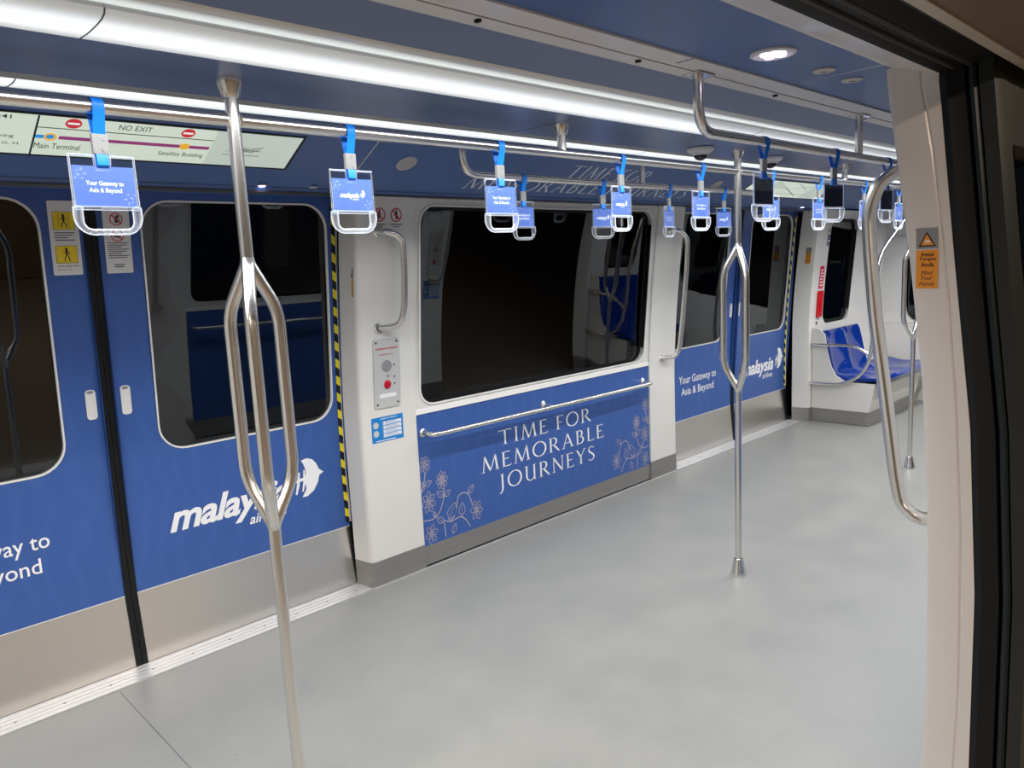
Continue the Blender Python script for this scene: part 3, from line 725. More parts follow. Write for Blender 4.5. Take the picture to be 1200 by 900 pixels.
# ---- seat bench (built on the far side, mirrored for the near side)
def bench(fn, label):
    t = empty('bench_seat', fn(7.6, 2.85, 0)); tag(t, label, 'bench', 'moulded blue benches')
    # white shell: side panel with the cut-out rim, front and plinth
    side = [(3.10, .13), (2.578, .13), (2.56, .20), (2.53, .39), (2.70, .395), (2.80, .405), (2.875, .45), (2.92, .53), (2.955, .66), (2.985, .83), (3.03, .875), (3.10, .885)]
    MB().prism(side, 'x', 6.972, 6.99).map(fn).build('side_panel', M_WHITE, t)
    MB().sweepx([(2.578, .13), (2.56, .20), (2.53, .39), (2.56, .39), (2.60, .13)], 6.99, 8.20).map(fn).build('front_panel', M_WHITE, t)
    MB().prism([(6.975, 3.10), (6.975, 2.60), (7.0, 2.576), (8.2, 2.576), (8.2, 3.10)], 'z', .004, .13).map(fn).build('plinth', M_PLINTH, t)
    MB().sweepx([(2.62, .36), (2.62, .39), (3.0, .39), (3.0, .36)], 6.99, 8.40).map(fn).build('seat_base', M_WHITE, t)
    MB().box(8.17, 8.2, 2.58, 3.1, .13, .38).map(fn).build('end_panel', M_WHITE, t)
    MB().box(7.78, 8.42, 2.96, 3.09, .40, .53).map(fn).build('rear_ledge', M_WHITE, t)
    # seat shells
    def shell(x0, x1, back, nm):
        n = 10; prof = [(2.475, .395), (2.462, .425), (2.50, .447), (2.62, .436), (2.76, .428), (2.84, .440)]
        if back: prof += [(2.885, .475), (2.915, .56), (2.945, .70), (2.975, .82), (2.995, .858)]
        else: prof += [(2.90, .452), (2.955, .462)]
        mb = MB(); m = len(prof); vs = []
        for i in range(n + 1):
            u = i / n; x = x0 + (x1 - x0) * u; dish = math.sin(PI * u) ** .7
            for k, (y, z) in enumerate(prof):
                kk = 1 if 2 < k < m - 1 else 0
                vs.append((x, y + .022 * dish * kk * (1 if z > .46 else 0), z - .018 * dish * kk * (1 if z < .47 else 0)))
        mb.add(vs, [(i * m + k, i * m + k + 1, (i + 1) * m + k + 1, (i + 1) * m + k) for i in range(n) for k in range(m - 1)])
        # back side so the shell has thickness
        o = len(mb.v); 
        vs2 = [(x, y + .03, z - .03) if z < .46 else (x, y + .035, z) for x, y, z in vs]
        mb.add(vs2, [(i * m + k, (i + 1) * m + k, (i + 1) * m + k + 1, i * m + k + 1) for i in range(n) for k in range(m - 1)])
        N = (n + 1) * m
        for i in range(n):
            for k in (0, m - 1): a, b = i * m + k, (i + 1) * m + k; mb.f.append((a, b, N + b, N + a)); mb.mi.append(0)
        for k in range(m - 1):
            for i in (0, n): a, b = i * m + k, i * m + k + 1; mb.f.append((a, b, N + b, N + a)); mb.mi.append(0)
        mb.map(fn).build(nm, M_SEAT, t, angle=60)
    shell(6.985, 7.375, True, 'seat'); shell(7.378, 7.765, True, 'seat'); shell(7.768, 8.42, False, 'seat')
    MB().lathe([(.012, 0), (.012, .004)], fn(7.9, 2.535, .34), 'y', 10).build('lock', M_SCREW, t)
    return t
bench(far, 'glossy blue moulded bench on a white base under the far end window')
bench(near, 'glossy blue moulded bench on the camera side, hidden behind the jamb')
def seat_rail(fn, label):
    t = empty('seat_end_rail', fn(6.95, 3.1, .37)); tag(t, label, 'grab rail')
    p = fillet([(6.95, 3.10, .37), (6.94, 2.80, .37), (6.945, 2.60, .50), (6.95, 2.545, .75), (6.93, 2.55, 1.10), (7.02, 2.53, 1.55), (7.30, 2.42, 1.84), (7.55, 2.36, 2.14)], .13, 7)
    MB().tube([fn(*q) for q in p], .016).build('hoop', M_STEEL, t)
    p = fillet([(6.95, 3.10, .735), (6.95, 2.70, .735), (6.95, 2.575, .66)], .1, 6)
    MB().tube([fn(*q) for q in p], .014).build('arm', M_STEEL, t)
seat_rail(far, 'curved steel rail guarding the side of the far blue bench')
seat_rail(near, 'curved steel rail guarding the side of the camera side bench')

# ---- wall furniture on the end section (far)
def plate_on(S, h, off, th, name, m, parent, fn=far, mb=None):
    mb = mb or MB(); sheet(mb, 0, 0, h[2], h[3], S, off, shape=h, fn=fn); ring(mb, h, S, off, 0.0, 0, fn); return mb.build(name, m, parent)
def boxed(S, h, off, name, m, parent=None, fn=far): # raised plate standing proud by |off|
    mb = MB(); sheet(mb, 0, 0, h[2], h[3], S, off, shape=h, fn=fn); a = rrect(*h); n = len(a)
    mb.add([fn(x, S(z) + off, z) for x, z in a] + [fn(x, S(z), z) for x, z in a], [(i, (i + 1) % n, n + (i + 1) % n, n + i) for i in range(n)])
    return mb.build(name, m, parent)
def flat(S, off, fn=far): return lambda x, z: fn(x, S(z) + off, z)
s = boxed(WE, (7.055, 7.14, 1.245, 1.452, .006), -.003, 'emergency_notice', M_RED); tag(s, 'red notice with rows of fine print, above the red box on the end wall', 'sign')
mb = MB()
for k in range(6): raw2d(mb, rect2d(7.066, 7.128 - .006 * (k % 3), 1.27 + .028 * k, 1.281 + .028 * k), flat(WE, -.004))
mb.build('fine_print', M_PRINT, s, smooth=False)
s = boxed(WE, (7.04, 7.13, .978, 1.225, .012), -.022, 'emergency_box', M_REDBOX); tag(s, 'red emergency handle box on the white end wall', 'box')
boxed(WE, (7.06, 7.11, 1.03, 1.13, .008), -.030, 'pull_tab', M_REDBOX, s); MB().lathe([(.008, 0), (.008, -.004)], (7.085, WE(1.0) - .022, 1.005), 'y', 10).build('keyhole', M_BLK, s)
s = MB().lathe([(.016, 0), (.014, -.005)], (7.06, WE(.92), .925), 'y', 14).build('wall_lock', M_SCREW); tag(s, 'small round lock below the red box', 'lock')
s = boxed(WE, (7.135, 7.195, 1.64, 1.735, .003), -.002, 'priority_notice', mat('navy_print', (.03, .05, .15), .4)); tag(s, 'small navy notice beside the end window', 'sign')
mb = MB()
for z0, z1 in ((1.705, 1.709), (1.672, 1.69), (1.65, 1.656)): raw2d(mb, rect2d(7.142, 7.188, z0, z1), flat(WE, -.003))
mb.build('fine_print', M_PRINT, s, smooth=False)
s = MB(); raw2d(s, join2d([ribbon2d([(7.17, 1.835), (7.165, 1.80), (7.155, 1.785)], .005), disc2d(7.150, 1.775, .014), ribbon2d([(7.15, 1.78), (7.135, 1.755)], [.016, .006]), ribbon2d([(7.158, 1.835), (7.182, 1.835)], .005)]), flat(WE, -.0015))
s = s.build('strap_pictogram', M_BLK, smooth=False); tag(s, 'small black hand and strap pictogram above the navy notice', 'sign')

# ---- orange warning stickers on the jamb reveals
def warn_sticker(P, w, h, label, full=True):
    """P(u, v) maps 0..w, 0..h in metres onto the surface, third argument is the lift"""
    t = MB().add
    def mk(nm, sh, m, par, e):
        mb = MB(); mb.add([P(a, b, e) for a, b in sh[0]], sh[1]); return mb.build(nm, m, par, smooth=False)
    s = mk('hand_warning_sticker', rect2d(0, w, 0, h * .635), M_ORANGE, None, .0008); tag(s, label, 'sticker', 'orange hand warning stickers')
    mk('grey_field', rect2d(0, w, h * .66, h), M_GREYP, s, .0008)
    tri = lambda k: ([(w * .5, h * (.78 + .155 * k)), (w * (.5 - .40 * k), h * (.78 - .085 * k)), (w * (.5 + .40 * k), h * (.78 - .085 * k))], [(0, 1, 2)])
    mk('triangle', tri(1.), M_BLK, s, .0012); mk('triangle_fill', tri(.74), M_ORANGE, s, .0015)
    mk('hand_symbol', join2d([rect2d(w * .48, w * .62, h * .755, h * .80), rect2d(w * .42, w * .46, h * .75, h * .805)]), M_PRINT, s, .0018)
    if full:
        mb = MB(); rows = (('Awasi', .53), ('Tangan', .445), ('Anda', .36))
        for tx, y in rows:
            v, f = font2d(tx, 0, .012); ww = w * (.78 if tx == 'Tangan' else .6); put2d(mb, (v, f), w / 2 - ww / 2, w / 2 + ww / 2, h * y, h * (y + .075), lambda a, b: P(a, b, .0012))
        for tx, y in (('Mind', .225), ('Your', .14), ('Hands', .045)):
            v, f = font2d(tx, .3); ww = w * (.7 if tx == 'Hands' else .54); put2d(mb, (v, f), w / 2 - ww / 2, w / 2 + ww / 2, h * y, h * (y + .07), lambda a, b: P(a, b, .0012))
        mb.build('lettering', M_BLK, s, smooth=False)
    return s

# ---- near jamb (right edge of the open doorway): moulded white post
def jin(z): return 2 * CEN - W(z)
def lin(z, T):
    for (a, b), (c, d) in zip(T, T[1:]):
        if z <= c: return b + (d - b) * max(0, (z - a)) / (c - a)
    return T[-1][1]
J_IN = [(0, .592), (.24, .588), (.485, .581), (.94, .593), (1.264, .615), (1.576, .654), (1.963, .713), (2.03, .720)]
J_CR = [(0, .512), (.277, .509), (.514, .505), (.9, .515), (1.2, .535), (1.458, .560), (1.816, .609), (1.994, .642)]
J_OU = [(0, .476), (.293, .475), (.748, .480), (1.169, .506), (1.571, .555), (1.984, .602)]
Z = zlevels(0, 2.02, step=.05); mb = MB(); cols = 9; vs = []
for z in Z:
    a, c, o = lin(z, J_IN), lin(z, J_CR), lin(z, J_OU)
    vs += [(2.36, a - .004, z), (2.06, a + .004, z), (2.022, a + .004, z), (2.006, a, z), (2.0, a - .012, z), (2.0, c + .004, z), (2.003, c, z), (1.999, c - .005, z), (1.999, o, z), (2.02, o - .002, z)]
cols = 10
mb.add(vs, [(i * cols + k, i * cols + k + 1, (i + 1) * cols + k + 1, (i + 1) * cols + k) for i in range(len(Z) - 1) for k in range(cols - 1)])
jamb = mb.build('trim_6', M_JAMB, angle=28); tag(jamb, 'tall curved white door jamb at the right, nearest the camera', 'door jamb', kind='structure')
# black rubber, channels and the slid-open outer leaf beside it
mb = MB(); vs = []
for z in Z:
    o = lin(z, J_OU)
    vs += [(2.004, o + .002, z), (1.997, o - .006, z), (1.994, o - .016, z), (2.0, o - .030, z), (2.004, o - .05, z), (2.03, o - .052, z)]
mb.add(vs, [(i * 6 + k, i * 6 + k + 1, (i + 1) * 6 + k + 1, (i + 1) * 6 + k) for i in range(len(Z) - 1) for k in range(5)])
gk = mb.build('trim_7', M_BLACK, angle=28); tag(gk, 'black rubber door seal outside the white jamb', 'door seal', kind='structure')
mb = MB(); vs = []
for z in Z:
    o = lin(z, J_OU) - .056
    vs += [(2.02, o, z), (2.006, o - .003, z), (2.002, o - .012, z), (2.010, o - .018, z)]
mb.add(vs, [(i * 4 + k, i * 4 + k + 1, (i + 1) * 4 + k + 1, (i + 1) * 4 + k) for i in range(len(Z) - 1) for k in range(3)])
mb.build('ridge', M_EXT, gk)
mb = MB(); vs = []
for z in Z:
    o = lin(z, J_OU) - .078
    vs += [(2.03, o + .01, z), (2.008, o, z), (2.012, o - .028, z), (2.06, o - .034, z), (3.1, o - .034, z)]
mb.add(vs, [(i * 5 + k, i * 5 + k + 1, (i + 1) * 5 + k + 1, (i + 1) * 5 + k) for i in range(len(Z) - 1) for k in range(4)])
dl = mb.build('door_5', mat('dark_green_door_paint', (.016, .019, .017), .35)); tag(dl, 'dark outer door leaf slid open at the right edge', 'door', kind='structure')
mb = MB(); Zg = [z for z in Z if .35 < z < 1.86]; vs = []
for z in Zg:
    o = lin(z, J_OU) - .078; vs += [(2.10, o - .0365, z), (3.0, o - .0365, z)]
mb.add(vs, [(i * 2, i * 2 + 1, i * 2 + 3, i * 2 + 2) for i in range(len(Zg) - 1)]); mb.build('glass_pane', pane_mat('door_glass_dark', (.05, .05, .05), .12), dl)
o0 = lin(.35, J_OU) - .116; MB().box(2.055, 2.062, o0 - .002, o0, .22, .36).build('reflective_tag', mat('pale_tag', (.5, .48, .3), .4), dl)
# head gear over the opening, outside: black track and brown canopy
hg = MB().sweepx([(.600, 1.987), (.585, 1.990), (.575, 1.995), (.545, 2.0), (.53, 1.996), (.50, 2.01), (.47, 2.0), (.47, 2.3), (.603, 2.3)], XA, XB).build('trim_8', M_BLACK); tag(hg, 'black door track above the open doorway', 'door track', kind='structure')
MB().tube([(XA, .572, 1.995), (2.0, .572, 1.995)], .006, 8).build('seal_lip', M_DARKGREY, hg); MB().tube([(XA, .54, 1.998), (2.0, .54, 1.998)], .007, 8).build('seal_lip', M_DARKGREY, hg)
cp = MB().sweepx([(.464, 1.988), (.452, 1.984), (.40, 1.99), (.10, 2.12), (-.5, 2.45), (-.5, 2.5), (.464, 2.5)], -4, 8).build('trim_9', M_PLATW); tag(cp, 'brown platform canopy edge at the upper right corner', 'canopy', kind='structure')
MB().sweepx([(.462, 1.983), (.437, 1.982), (.437, 1.99), (.462, 1.99)], -4, 8).build('pale_edge', mat('pale_beige_trim', (.42, .38, .30), .4), cp)
# fill above/beside the doorways on the near side
for a, b in ((2.36, 4.9), (6.8, XB)):
    MB().box(a, b, .44, .47, 0, 2.2).build('outer_skin', M_EXT, wall_near) if False else None

warn_sticker(lambda u, v, e: (1.9995 - e, .6355 - u * .93 + max(0, v - .07) * .05, 1.497 + v), .052, .143, 'orange and grey hand warning sticker on the white jamb nearest the camera')
warn_sticker(lambda u, v, e: (2.0235 - .0 - e + .007 * ((3.20 - u) - 3.135) * -2.6, W(1.48 + v) + .075 - u, 1.487 + v), .05, .135, 'narrow orange hand warning sticker beside the nearer doors on the left pillar', False)
warn_sticker(lambda u, v, e: (6.903 - e - .0, WE(1.49 + v) + .085 - u, 1.485 + v), .05, .143, 'small orange hand warning sticker on the reveal past the further doors', False)

# ---- stickers on the nearer doors
def bars(mb, x0, x1, zs, P, h=.006):
    for k, z in enumerate(zs): raw2d(mb, rect2d(x0, x1 - (x1 - x0) * (.0, .1, .35)[k % 3], z, z + h), P)
def person(mb, cx, cz, s, P, frame=False):
    L = [disc2d(cx, cz + s * .36, s * .075, 0, 12), ribbon2d([(cx, cz + s * .30), (cx + s * .01, cz)], [s * .14, s * .10]), ribbon2d([(cx, cz + s * .24), (cx - s * .16, cz + s * .10), (cx - s * .2, cz + s * .16)], s * .04), ribbon2d([(cx, cz + s * .26), (cx + s * .17, cz + s * .16), (cx + s * .15, cz + s * .02)], s * .04),
         ribbon2d([(cx, cz + s * .02), (cx - s * .10, cz - s * .18), (cx - s * .12, cz - s * .38)], s * .055), ribbon2d([(cx + s * .02, cz + s * .02), (cx + s * .12, cz - s * .16), (cx + s * .14, cz - s * .38)], s * .055)]
    if frame: L += [ribbon2d([(cx - s * .28, cz - s * .40), (cx - s * .28, cz + s * .42), (cx + s * .28, cz + s * .42), (cx + s * .28, cz - s * .40)], s * .025)]
    raw2d(mb, join2d(L), P)
P0 = flat(D, -.0030); P1_ = flat(D, -.0036); P2_ = flat(D, -.0042)
def sticker_base(x0, x1, z0, z1, nm, label):
    mb = MB(); sheet(mb, 0, 0, z0, z1, D, -.0026, shape=(x0, x1, z0, z1, .006)); s = mb.build(nm, M_STICKW); tag(s, label, 'sticker'); return s
s = sticker_base(.800, .900, 1.645, 1.918, 'door_safety_sticker', 'white sticker with two yellow pictograms on the left door leaf')
for cz, fr in ((1.845, True), (1.722, False)):
    mb = MB(); raw2d(mb, rect2d(.814, .886, cz - .032, cz + .032), P0); y = mb.build('yellow_pictogram', M_YEL, s, smooth=False)
    mb = MB(); person(mb, .850, cz - .002, .062, P1_, fr); raw2d(mb, ribbon2d([(.814, cz - .032), (.886, cz - .032), (.886, cz + .032), (.814, cz + .032), (.814, cz - .032)], .0015), P1_); mb.build('figure', M_BLK, y, smooth=False)
mb = MB(); bars(mb, .816, .884, (1.800, 1.791, 1.782, 1.773), P0, .0035); put2d(mb, font2d('Awasi Langkah Anda', 0, .01), .816, .886, 1.674, 1.683, P0); put2d(mb, font2d('Mind Your Step'), .816, .862, 1.662, 1.669, P0); mb.build('lettering', M_TEXTGREY, s, smooth=False)
s = sticker_base(.985, 1.083, 1.645, 1.900, 'no_smoking_sticker', 'white sticker with two red prohibition signs on the right door leaf')
for cz in (1.852, 1.790):
    mb = MB(); raw2d(mb, join2d([disc2d(1.034, cz, .024, .0205, 28), ribbon2d([(1.018, cz + .016), (1.050, cz - .016)], .0045)]), P1_); mb.build('prohibition_ring', M_RED, s, smooth=False)
mb = MB(); raw2d(mb, join2d([ribbon2d([(1.020, 1.786), (1.046, 1.786)], .006), ribbon2d([(1.044, 1.792), (1.050, 1.80), (1.044, 1.806)], .002), rect2d(1.028, 1.038, 1.838, 1.862), disc2d(1.040, 1.862, .007, 0, 10), rect2d(1.036, 1.046, 1.842, 1.852)]), P0)
bars(mb, .996, 1.072, (1.760, 1.752, 1.744, 1.736, 1.728, 1.720, 1.712, 1.704), P0, .0032); put2d(mb, font2d('MAHB', 0, .01), 1.018, 1.048, 1.668, 1.682, P0) if False else bars(mb, 1.015, 1.053, (1.676, 1.668), P0, .004)
mb.build('lettering', M_TEXTGREY, s, smooth=False)

# ---- pillar furniture: pictograms, call panel, instruction sticker, grab rails
def call_set(x, fn, where):
    # x: left edge of the panel
    s = boxed(W, (x, x + .157, .922, 1.272, .012), -.006, 'call_panel', mat('light_grey_metal', (.55, .55, .53), .35, .2), fn=fn); tag(s, 'grey emergency call panel with red button ' + where, 'call panel')
    P = flat(W, -.0072, fn)
    for dx, z in ((.016, 1.254), (.141, 1.254), (.016, .942), (.141, .942)):
        MB().lathe([(.006, 0), (.005, -.0025)], fn(x + dx, W(z) - .006, z)[:3], 'y', 10).map(lambda a, b, c: (a, b, c)).build('screw', M_SCREW, s)
    mb = MB(); put2d(mb, font2d('PANGGILAN KECEMASAN', 0, .015), x + .012, x + .145, 1.218, 1.228, P); put2d(mb, font2d('EMERGENCY CALL', 0, .0), x + .035, x + .122, 1.190, 1.197, P); mb.build('lettering', M_RED, s, smooth=False)
    c = fn(x + .077, W(1.165) - .0055, 1.135); sg = -1 if fn is far else 1
    MB().lathe([(.029, 0), (.029, .001 * sg)], c, 'y', 24).build('speaker_grille', M_GREYP, s)
    mb = MB(); raw2d(mb, join2d([disc2d(x + .079, 1.04, .023, .0175, 20, .9)]), P); mb.build('button_ring', mat('bright_red', (.85, .02, .08), .4), s, smooth=False)
    c = fn(x + .079, W(1.04) - .006, 1.04); MB().lathe([(.018, 0), (.018, .008 * sg), (.012, .011 * sg)], c, 'y', 20).build('button', mat('dark_red_plastic', (.45, .004, .02), .3), s)
    for dx, z in ((.118, 1.135), (.118, 1.075), (.118, 1.04), (.079, 1.082)): raw2d(MB(), rect2d(x + dx, x + dx + .009, z - .004, z + .005), P).build('symbol', M_TEXTGREY, s, smooth=False)
    mb = MB(); raw2d(mb, rect2d(x + .03, x + .130, .975, .994), P); mb.build('name_plate', M_PRINT, s, smooth=False)
    # blue instruction sticker
    mb = MB(); sheet(mb, 0, 0, .748, .878, W, -.001, shape=(x - .024, x + .170, .748, .878, .003), fn=fn); b = mb.build('instruction_sticker', M_STICKB); tag(b, 'bright blue instruction sticker below the call panel ' + where, 'sticker')
    P = flat(W, -.002, fn); mb = MB()
    for k in range(4): raw2d(mb, rect2d(x + .045, x + .158, .770 + .0215 * k, .787 + .0215 * k), P)
    put2d(mb, font2d('ARAHAN KECEMASAN', 0, .01), x + .03, x + .13, .864, .871, P); raw2d(mb, rect2d(x + .0, x + .12, .754, .758), P)
    mb.build('text_boxes', M_PRINT, b, smooth=False)
    mb = MB()
    for k in range(4):
        raw2d(mb, disc2d(x + .042, .7785 + .0215 * k, .007, 0, 12), flat(W, -.0026, fn))
        for j in range(2): raw2d(mb, rect2d(x + .056, x + .148 - .02 * j, .774 + .0215 * k + .007 * j, .7765 + .0215 * k + .007 * j), flat(W, -.0026, fn))
    mb.build('fine_print', mat('mid_blue_print', (.1, .25, .5), .5), b, smooth=False)
    mb = MB()
    for z in (.838, .795): raw2d(mb, disc2d(x + .002, z, .017, 0, 18), P)
    mb.build('pictograms', mat('grey_white_print', (.5, .5, .5), .5), b, smooth=False)
call_set(2.108, far, 'on the left pillar facing the camera')
call_set(4.56, near, 'on the camera side pillar')
for i, cx in enumerate((2.155, 2.252)):
    mb = MB(); raw2d(mb, join2d([disc2d(cx, 1.868, .033, .0275, 30), ribbon2d([(cx - .021, 1.889), (cx + .021, 1.847)], .006)]), flat(W, -.0015))
    s = mb.build('prohibition_sign', M_RED, smooth=False); tag(s, ('round red no leaning sign' if i == 0 else 'round red no standing sign') + ' at the top of the left pillar, ' + ('next to the doors' if i == 0 else 'next to the window'), 'sign')
    mb = MB(); raw2d(mb, join2d([disc2d(cx, 1.888, .005, 0, 10), ribbon2d([(cx, 1.882), (cx + (.004 if i else -.004), 1.848)], [.014, .010]), ribbon2d([(cx - .004, 1.876), (cx - .014, 1.862)], .004)]), flat(W, -.001)); bars(mb, cx - .034, cx + .036, (1.822,), flat(W, -.001), .004); bars(mb, cx - .02, cx + .02, (1.812,), flat(W, -.001), .0025)
    mb.build('figure', M_BLK, s, smooth=False)
def pillar_rail(pts, ends, fn, label, r=.0165):
    t = empty('grab_rail', fn(*ends[0])); tag(t, label, 'grab rail')
    MB().tube([fn(*p) for p in pts], r, 16).build('tube', M_STEEL, t)
    for e in ends:
        c = fn(*e); sg = -1 if fn is far else 1
        MB().lathe([(.027, .004 * -sg), (.027, .004 * sg), (.021, .012 * sg)], c, 'y', 20).build('flange', M_STEEL, t)
    return t
p = fillet([(2.145, W(1.788) + .005, 1.788), (2.165, 3.01, 1.788), (2.232, 2.995, 1.75), (2.232, 3.0, 1.60), (2.225, 3.01, 1.42), (2.210, 3.035, 1.335), (2.145, W(1.33) + .005, 1.328)], .055, 6)
pillar_rail(p, [(2.145, W(1.788), 1.788), (2.145, W(1.33), 1.328)], far, 'short bent steel grab rail above the call panel on the left pillar')
p = fillet([(4.60, W(1.787) + .005, 1.787), (4.625, 3.01, 1.787), (4.692, 2.985, 1.73), (4.695, 2.995, 1.55), (4.69, 3.03, 1.2), (4.680, 3.055, .96), (4.655, 3.075, .89), (4.60, W(.88) + .005, .88)], .055, 6)
pillar_rail(p, [(4.60, W(1.787), 1.787), (4.60, W(.88), .88)], far, 'long bent steel grab rail on the pillar before the further doors')
# near jamb rail: seen large at the right
p = fillet([(2.20, .645, 1.80), (2.13, .69, 1.795), (2.10, .755, 1.78), (2.10, .790, 1.70), (2.10, .781, 1.58), (2.10, .765, 1.42), (2.10, .738, 1.24), (2.10, .700, .98), (2.10, .685, .915), (2.10, .645, .885), (2.13, .60, .885), (2.19, .575, .885)], .05, 6)
t = empty('grab_rail', (2.1, .6, .88)); tag(t, 'large bent steel grab rail just behind the white jamb at the right', 'grab rail')
MB().tube(p, .0175, 20).build('tube', M_STEEL, t)
for c in ((2.195, .648, 1.80), (2.19, .578, .885)): MB().lathe([(.028, -.02), (.028, .004), (.022, .012)], c, 'y', 20).build('flange', M_STEEL, t)
for x, nm in ((4.60, 'on the camera side pillar before the further doorway'),):
    p = fillet([(x, W(1.787) + .005, 1.787), (x + .03, 3.01, 1.787), (x + .09, 2.985, 1.73), (x + .09, 3.02, 1.2), (x + .08, 3.055, .96), (x + .05, 3.075, .89), (x, W(.88) + .005, .88)], .055, 6)
    pillar_rail(p, [(x, W(1.787), 1.787), (x, W(.88), .88)], near, 'long bent steel grab rail ' + nm)
# horizontal rail under the near window, seen in the reflections
t = empty('window_rail', (3.35, .65, .75)); tag(t, 'long horizontal steel rail under the camera side window', 'grab rail')
MB().tube([near(*q) for q in fillet([(2.412, BAY(.75), .742), (2.412, 3.095, .742), (2.46, 3.085, .742), (4.34, 3.085, .735), (4.385, 3.095, .735), (4.385, BAY(.75), .735)], .03, 6)], .0135, 12).build('tube', M_STEEL, t)
# horizontal rail under the window
t = empty('window_rail', (3.35, 3.1, .75)); tag(t, 'long horizontal steel rail across the blue panel under the window', 'grab rail')
p = fillet([(2.412, BAY(.75), .748), (2.412, 3.095, .742), (2.46, 3.085, .742), (3.35, 3.083, .738), (4.34, 3.085, .735), (4.385, 3.095, .735), (4.385, BAY(.75), .735)], .03, 6)
MB().tube(p, .0135, 14).build('tube', M_STEEL, t)
for x in (2.412, 3.352, 4.385):
    MB().lathe([(.024, 0), (.024, -.006), (.016, -.012)], (x, BAY(.745) - .002, .742), 'y', 18).build('flange', M_STEEL, t)
MB().tube([(3.352, BAY(.745), .742), (3.352, 3.085, .738)], .009, 10).build('bracket', M_STEEL, t)

# ---- poles
def pole(x, label):
    y = 1.846; t = empty('handrail_pole', (x, y, 0)); tag(t, label, 'pole', 'floor to ceiling poles with split grips')
    MB().tube([(x, y, .09), (x, y, .975)], .0165, 20).build('lower_tube', M_STEEL, t)
    MB().tube([(x, y, 1.615), (x, y, 2.055)], .0165, 20).build('upper_tube', M_STEEL, t)
    for a in (240, 0, 120):
        dx, dy = math.cos(math.radians(a)), math.sin(math.radians(a)); R = .070
        pts = fillet([(x, y, .94), (x + dx * .004, y + dy * .004, .955), (x + dx * R, y + dy * R, 1.075), (x + dx * R, y + dy * R, 1.515), (x + dx * .004, y + dy * .004, 1.632), (x, y, 1.65)], .045, 7)
        MB().tube(pts, .0165, 18).build('grip_branch', M_STEEL, t)
    MB().lathe([(.040, 0), (.040, .008), (.036, .02), (.0225, .085), (.019, .088)], (x, y, 0), 'z', 28).build('base', M_STEEL, t)
    MB().lathe([(.018, -.044), (.020, -.042), (.023, -.030), (.0295, -.012), (.031, -.003), (.031, .002)], (x, y, 2.0795), 'z', 12).build('ceiling_cap', M_STEEL, t)
pole(.889, 'steel pole in front of the nearer blue doors')
pole(3.330, 'steel pole in the middle of the car, its base on open floor')
pole(5.795, 'steel pole furthest away, seen beside the white jamb')
# ---- long overhead rail
t = empty('overhead_rail', (3, 1.846, 1.983)); tag(t, 'long straight steel rail under the middle of the ceiling', 'handrail')
for a, b in ((-2.2, .871), (.907, 3.312), (3.348, 5.777), (5.813, 8.2)): MB().tube([(a, 1.846, 1.983), (b, 1.846, 1.983)], .0165, 20).build('tube', M_STEEL, t)
for x in (-.33, 2.10, 4.55, 7.0):
    h = MB().tube([(x, 1.846, 1.99), (x, 1.846, 2.05)], .0155, 16).build('hanger', M_STEEL, t)
    MB().lathe([(.018, -.034), (.021, -.03), (.028, -.010), (.030, .002)], (x, 1.846, 2.0795), 'z', 12).build('ceiling_cap', M_STEEL, h)
def side_rail(y, label, zc=1.984):
    t = empty('side_overhead_rail', (3.4, y, zc)); tag(t, label, 'handrail')
    p = fillet([(2.16, y, 2.156), (2.16, y, zc), (3.4, y, zc), (4.68, y, zc), (4.68, y, 2.156)], .085, 8)
    MB().tube(p, .0165, 18).build('tube', M_STEEL, t)
    MB().tube([(3.42, y, zc), (3.42, y, 2.156)], .0155, 16).build('hanger', M_STEEL, t)
    for x in (2.16, 3.42, 4.68): MB().box(x - .045, x + .045, y - .032, y + .032, 2.1475, 2.1545).build('flange', M_STEEL, t)
side_rail(1.330, 'bent overhead rail on the camera side, with dark looking hand straps')
side_rail(2.450, 'bent overhead rail on the window side, below the printed words')

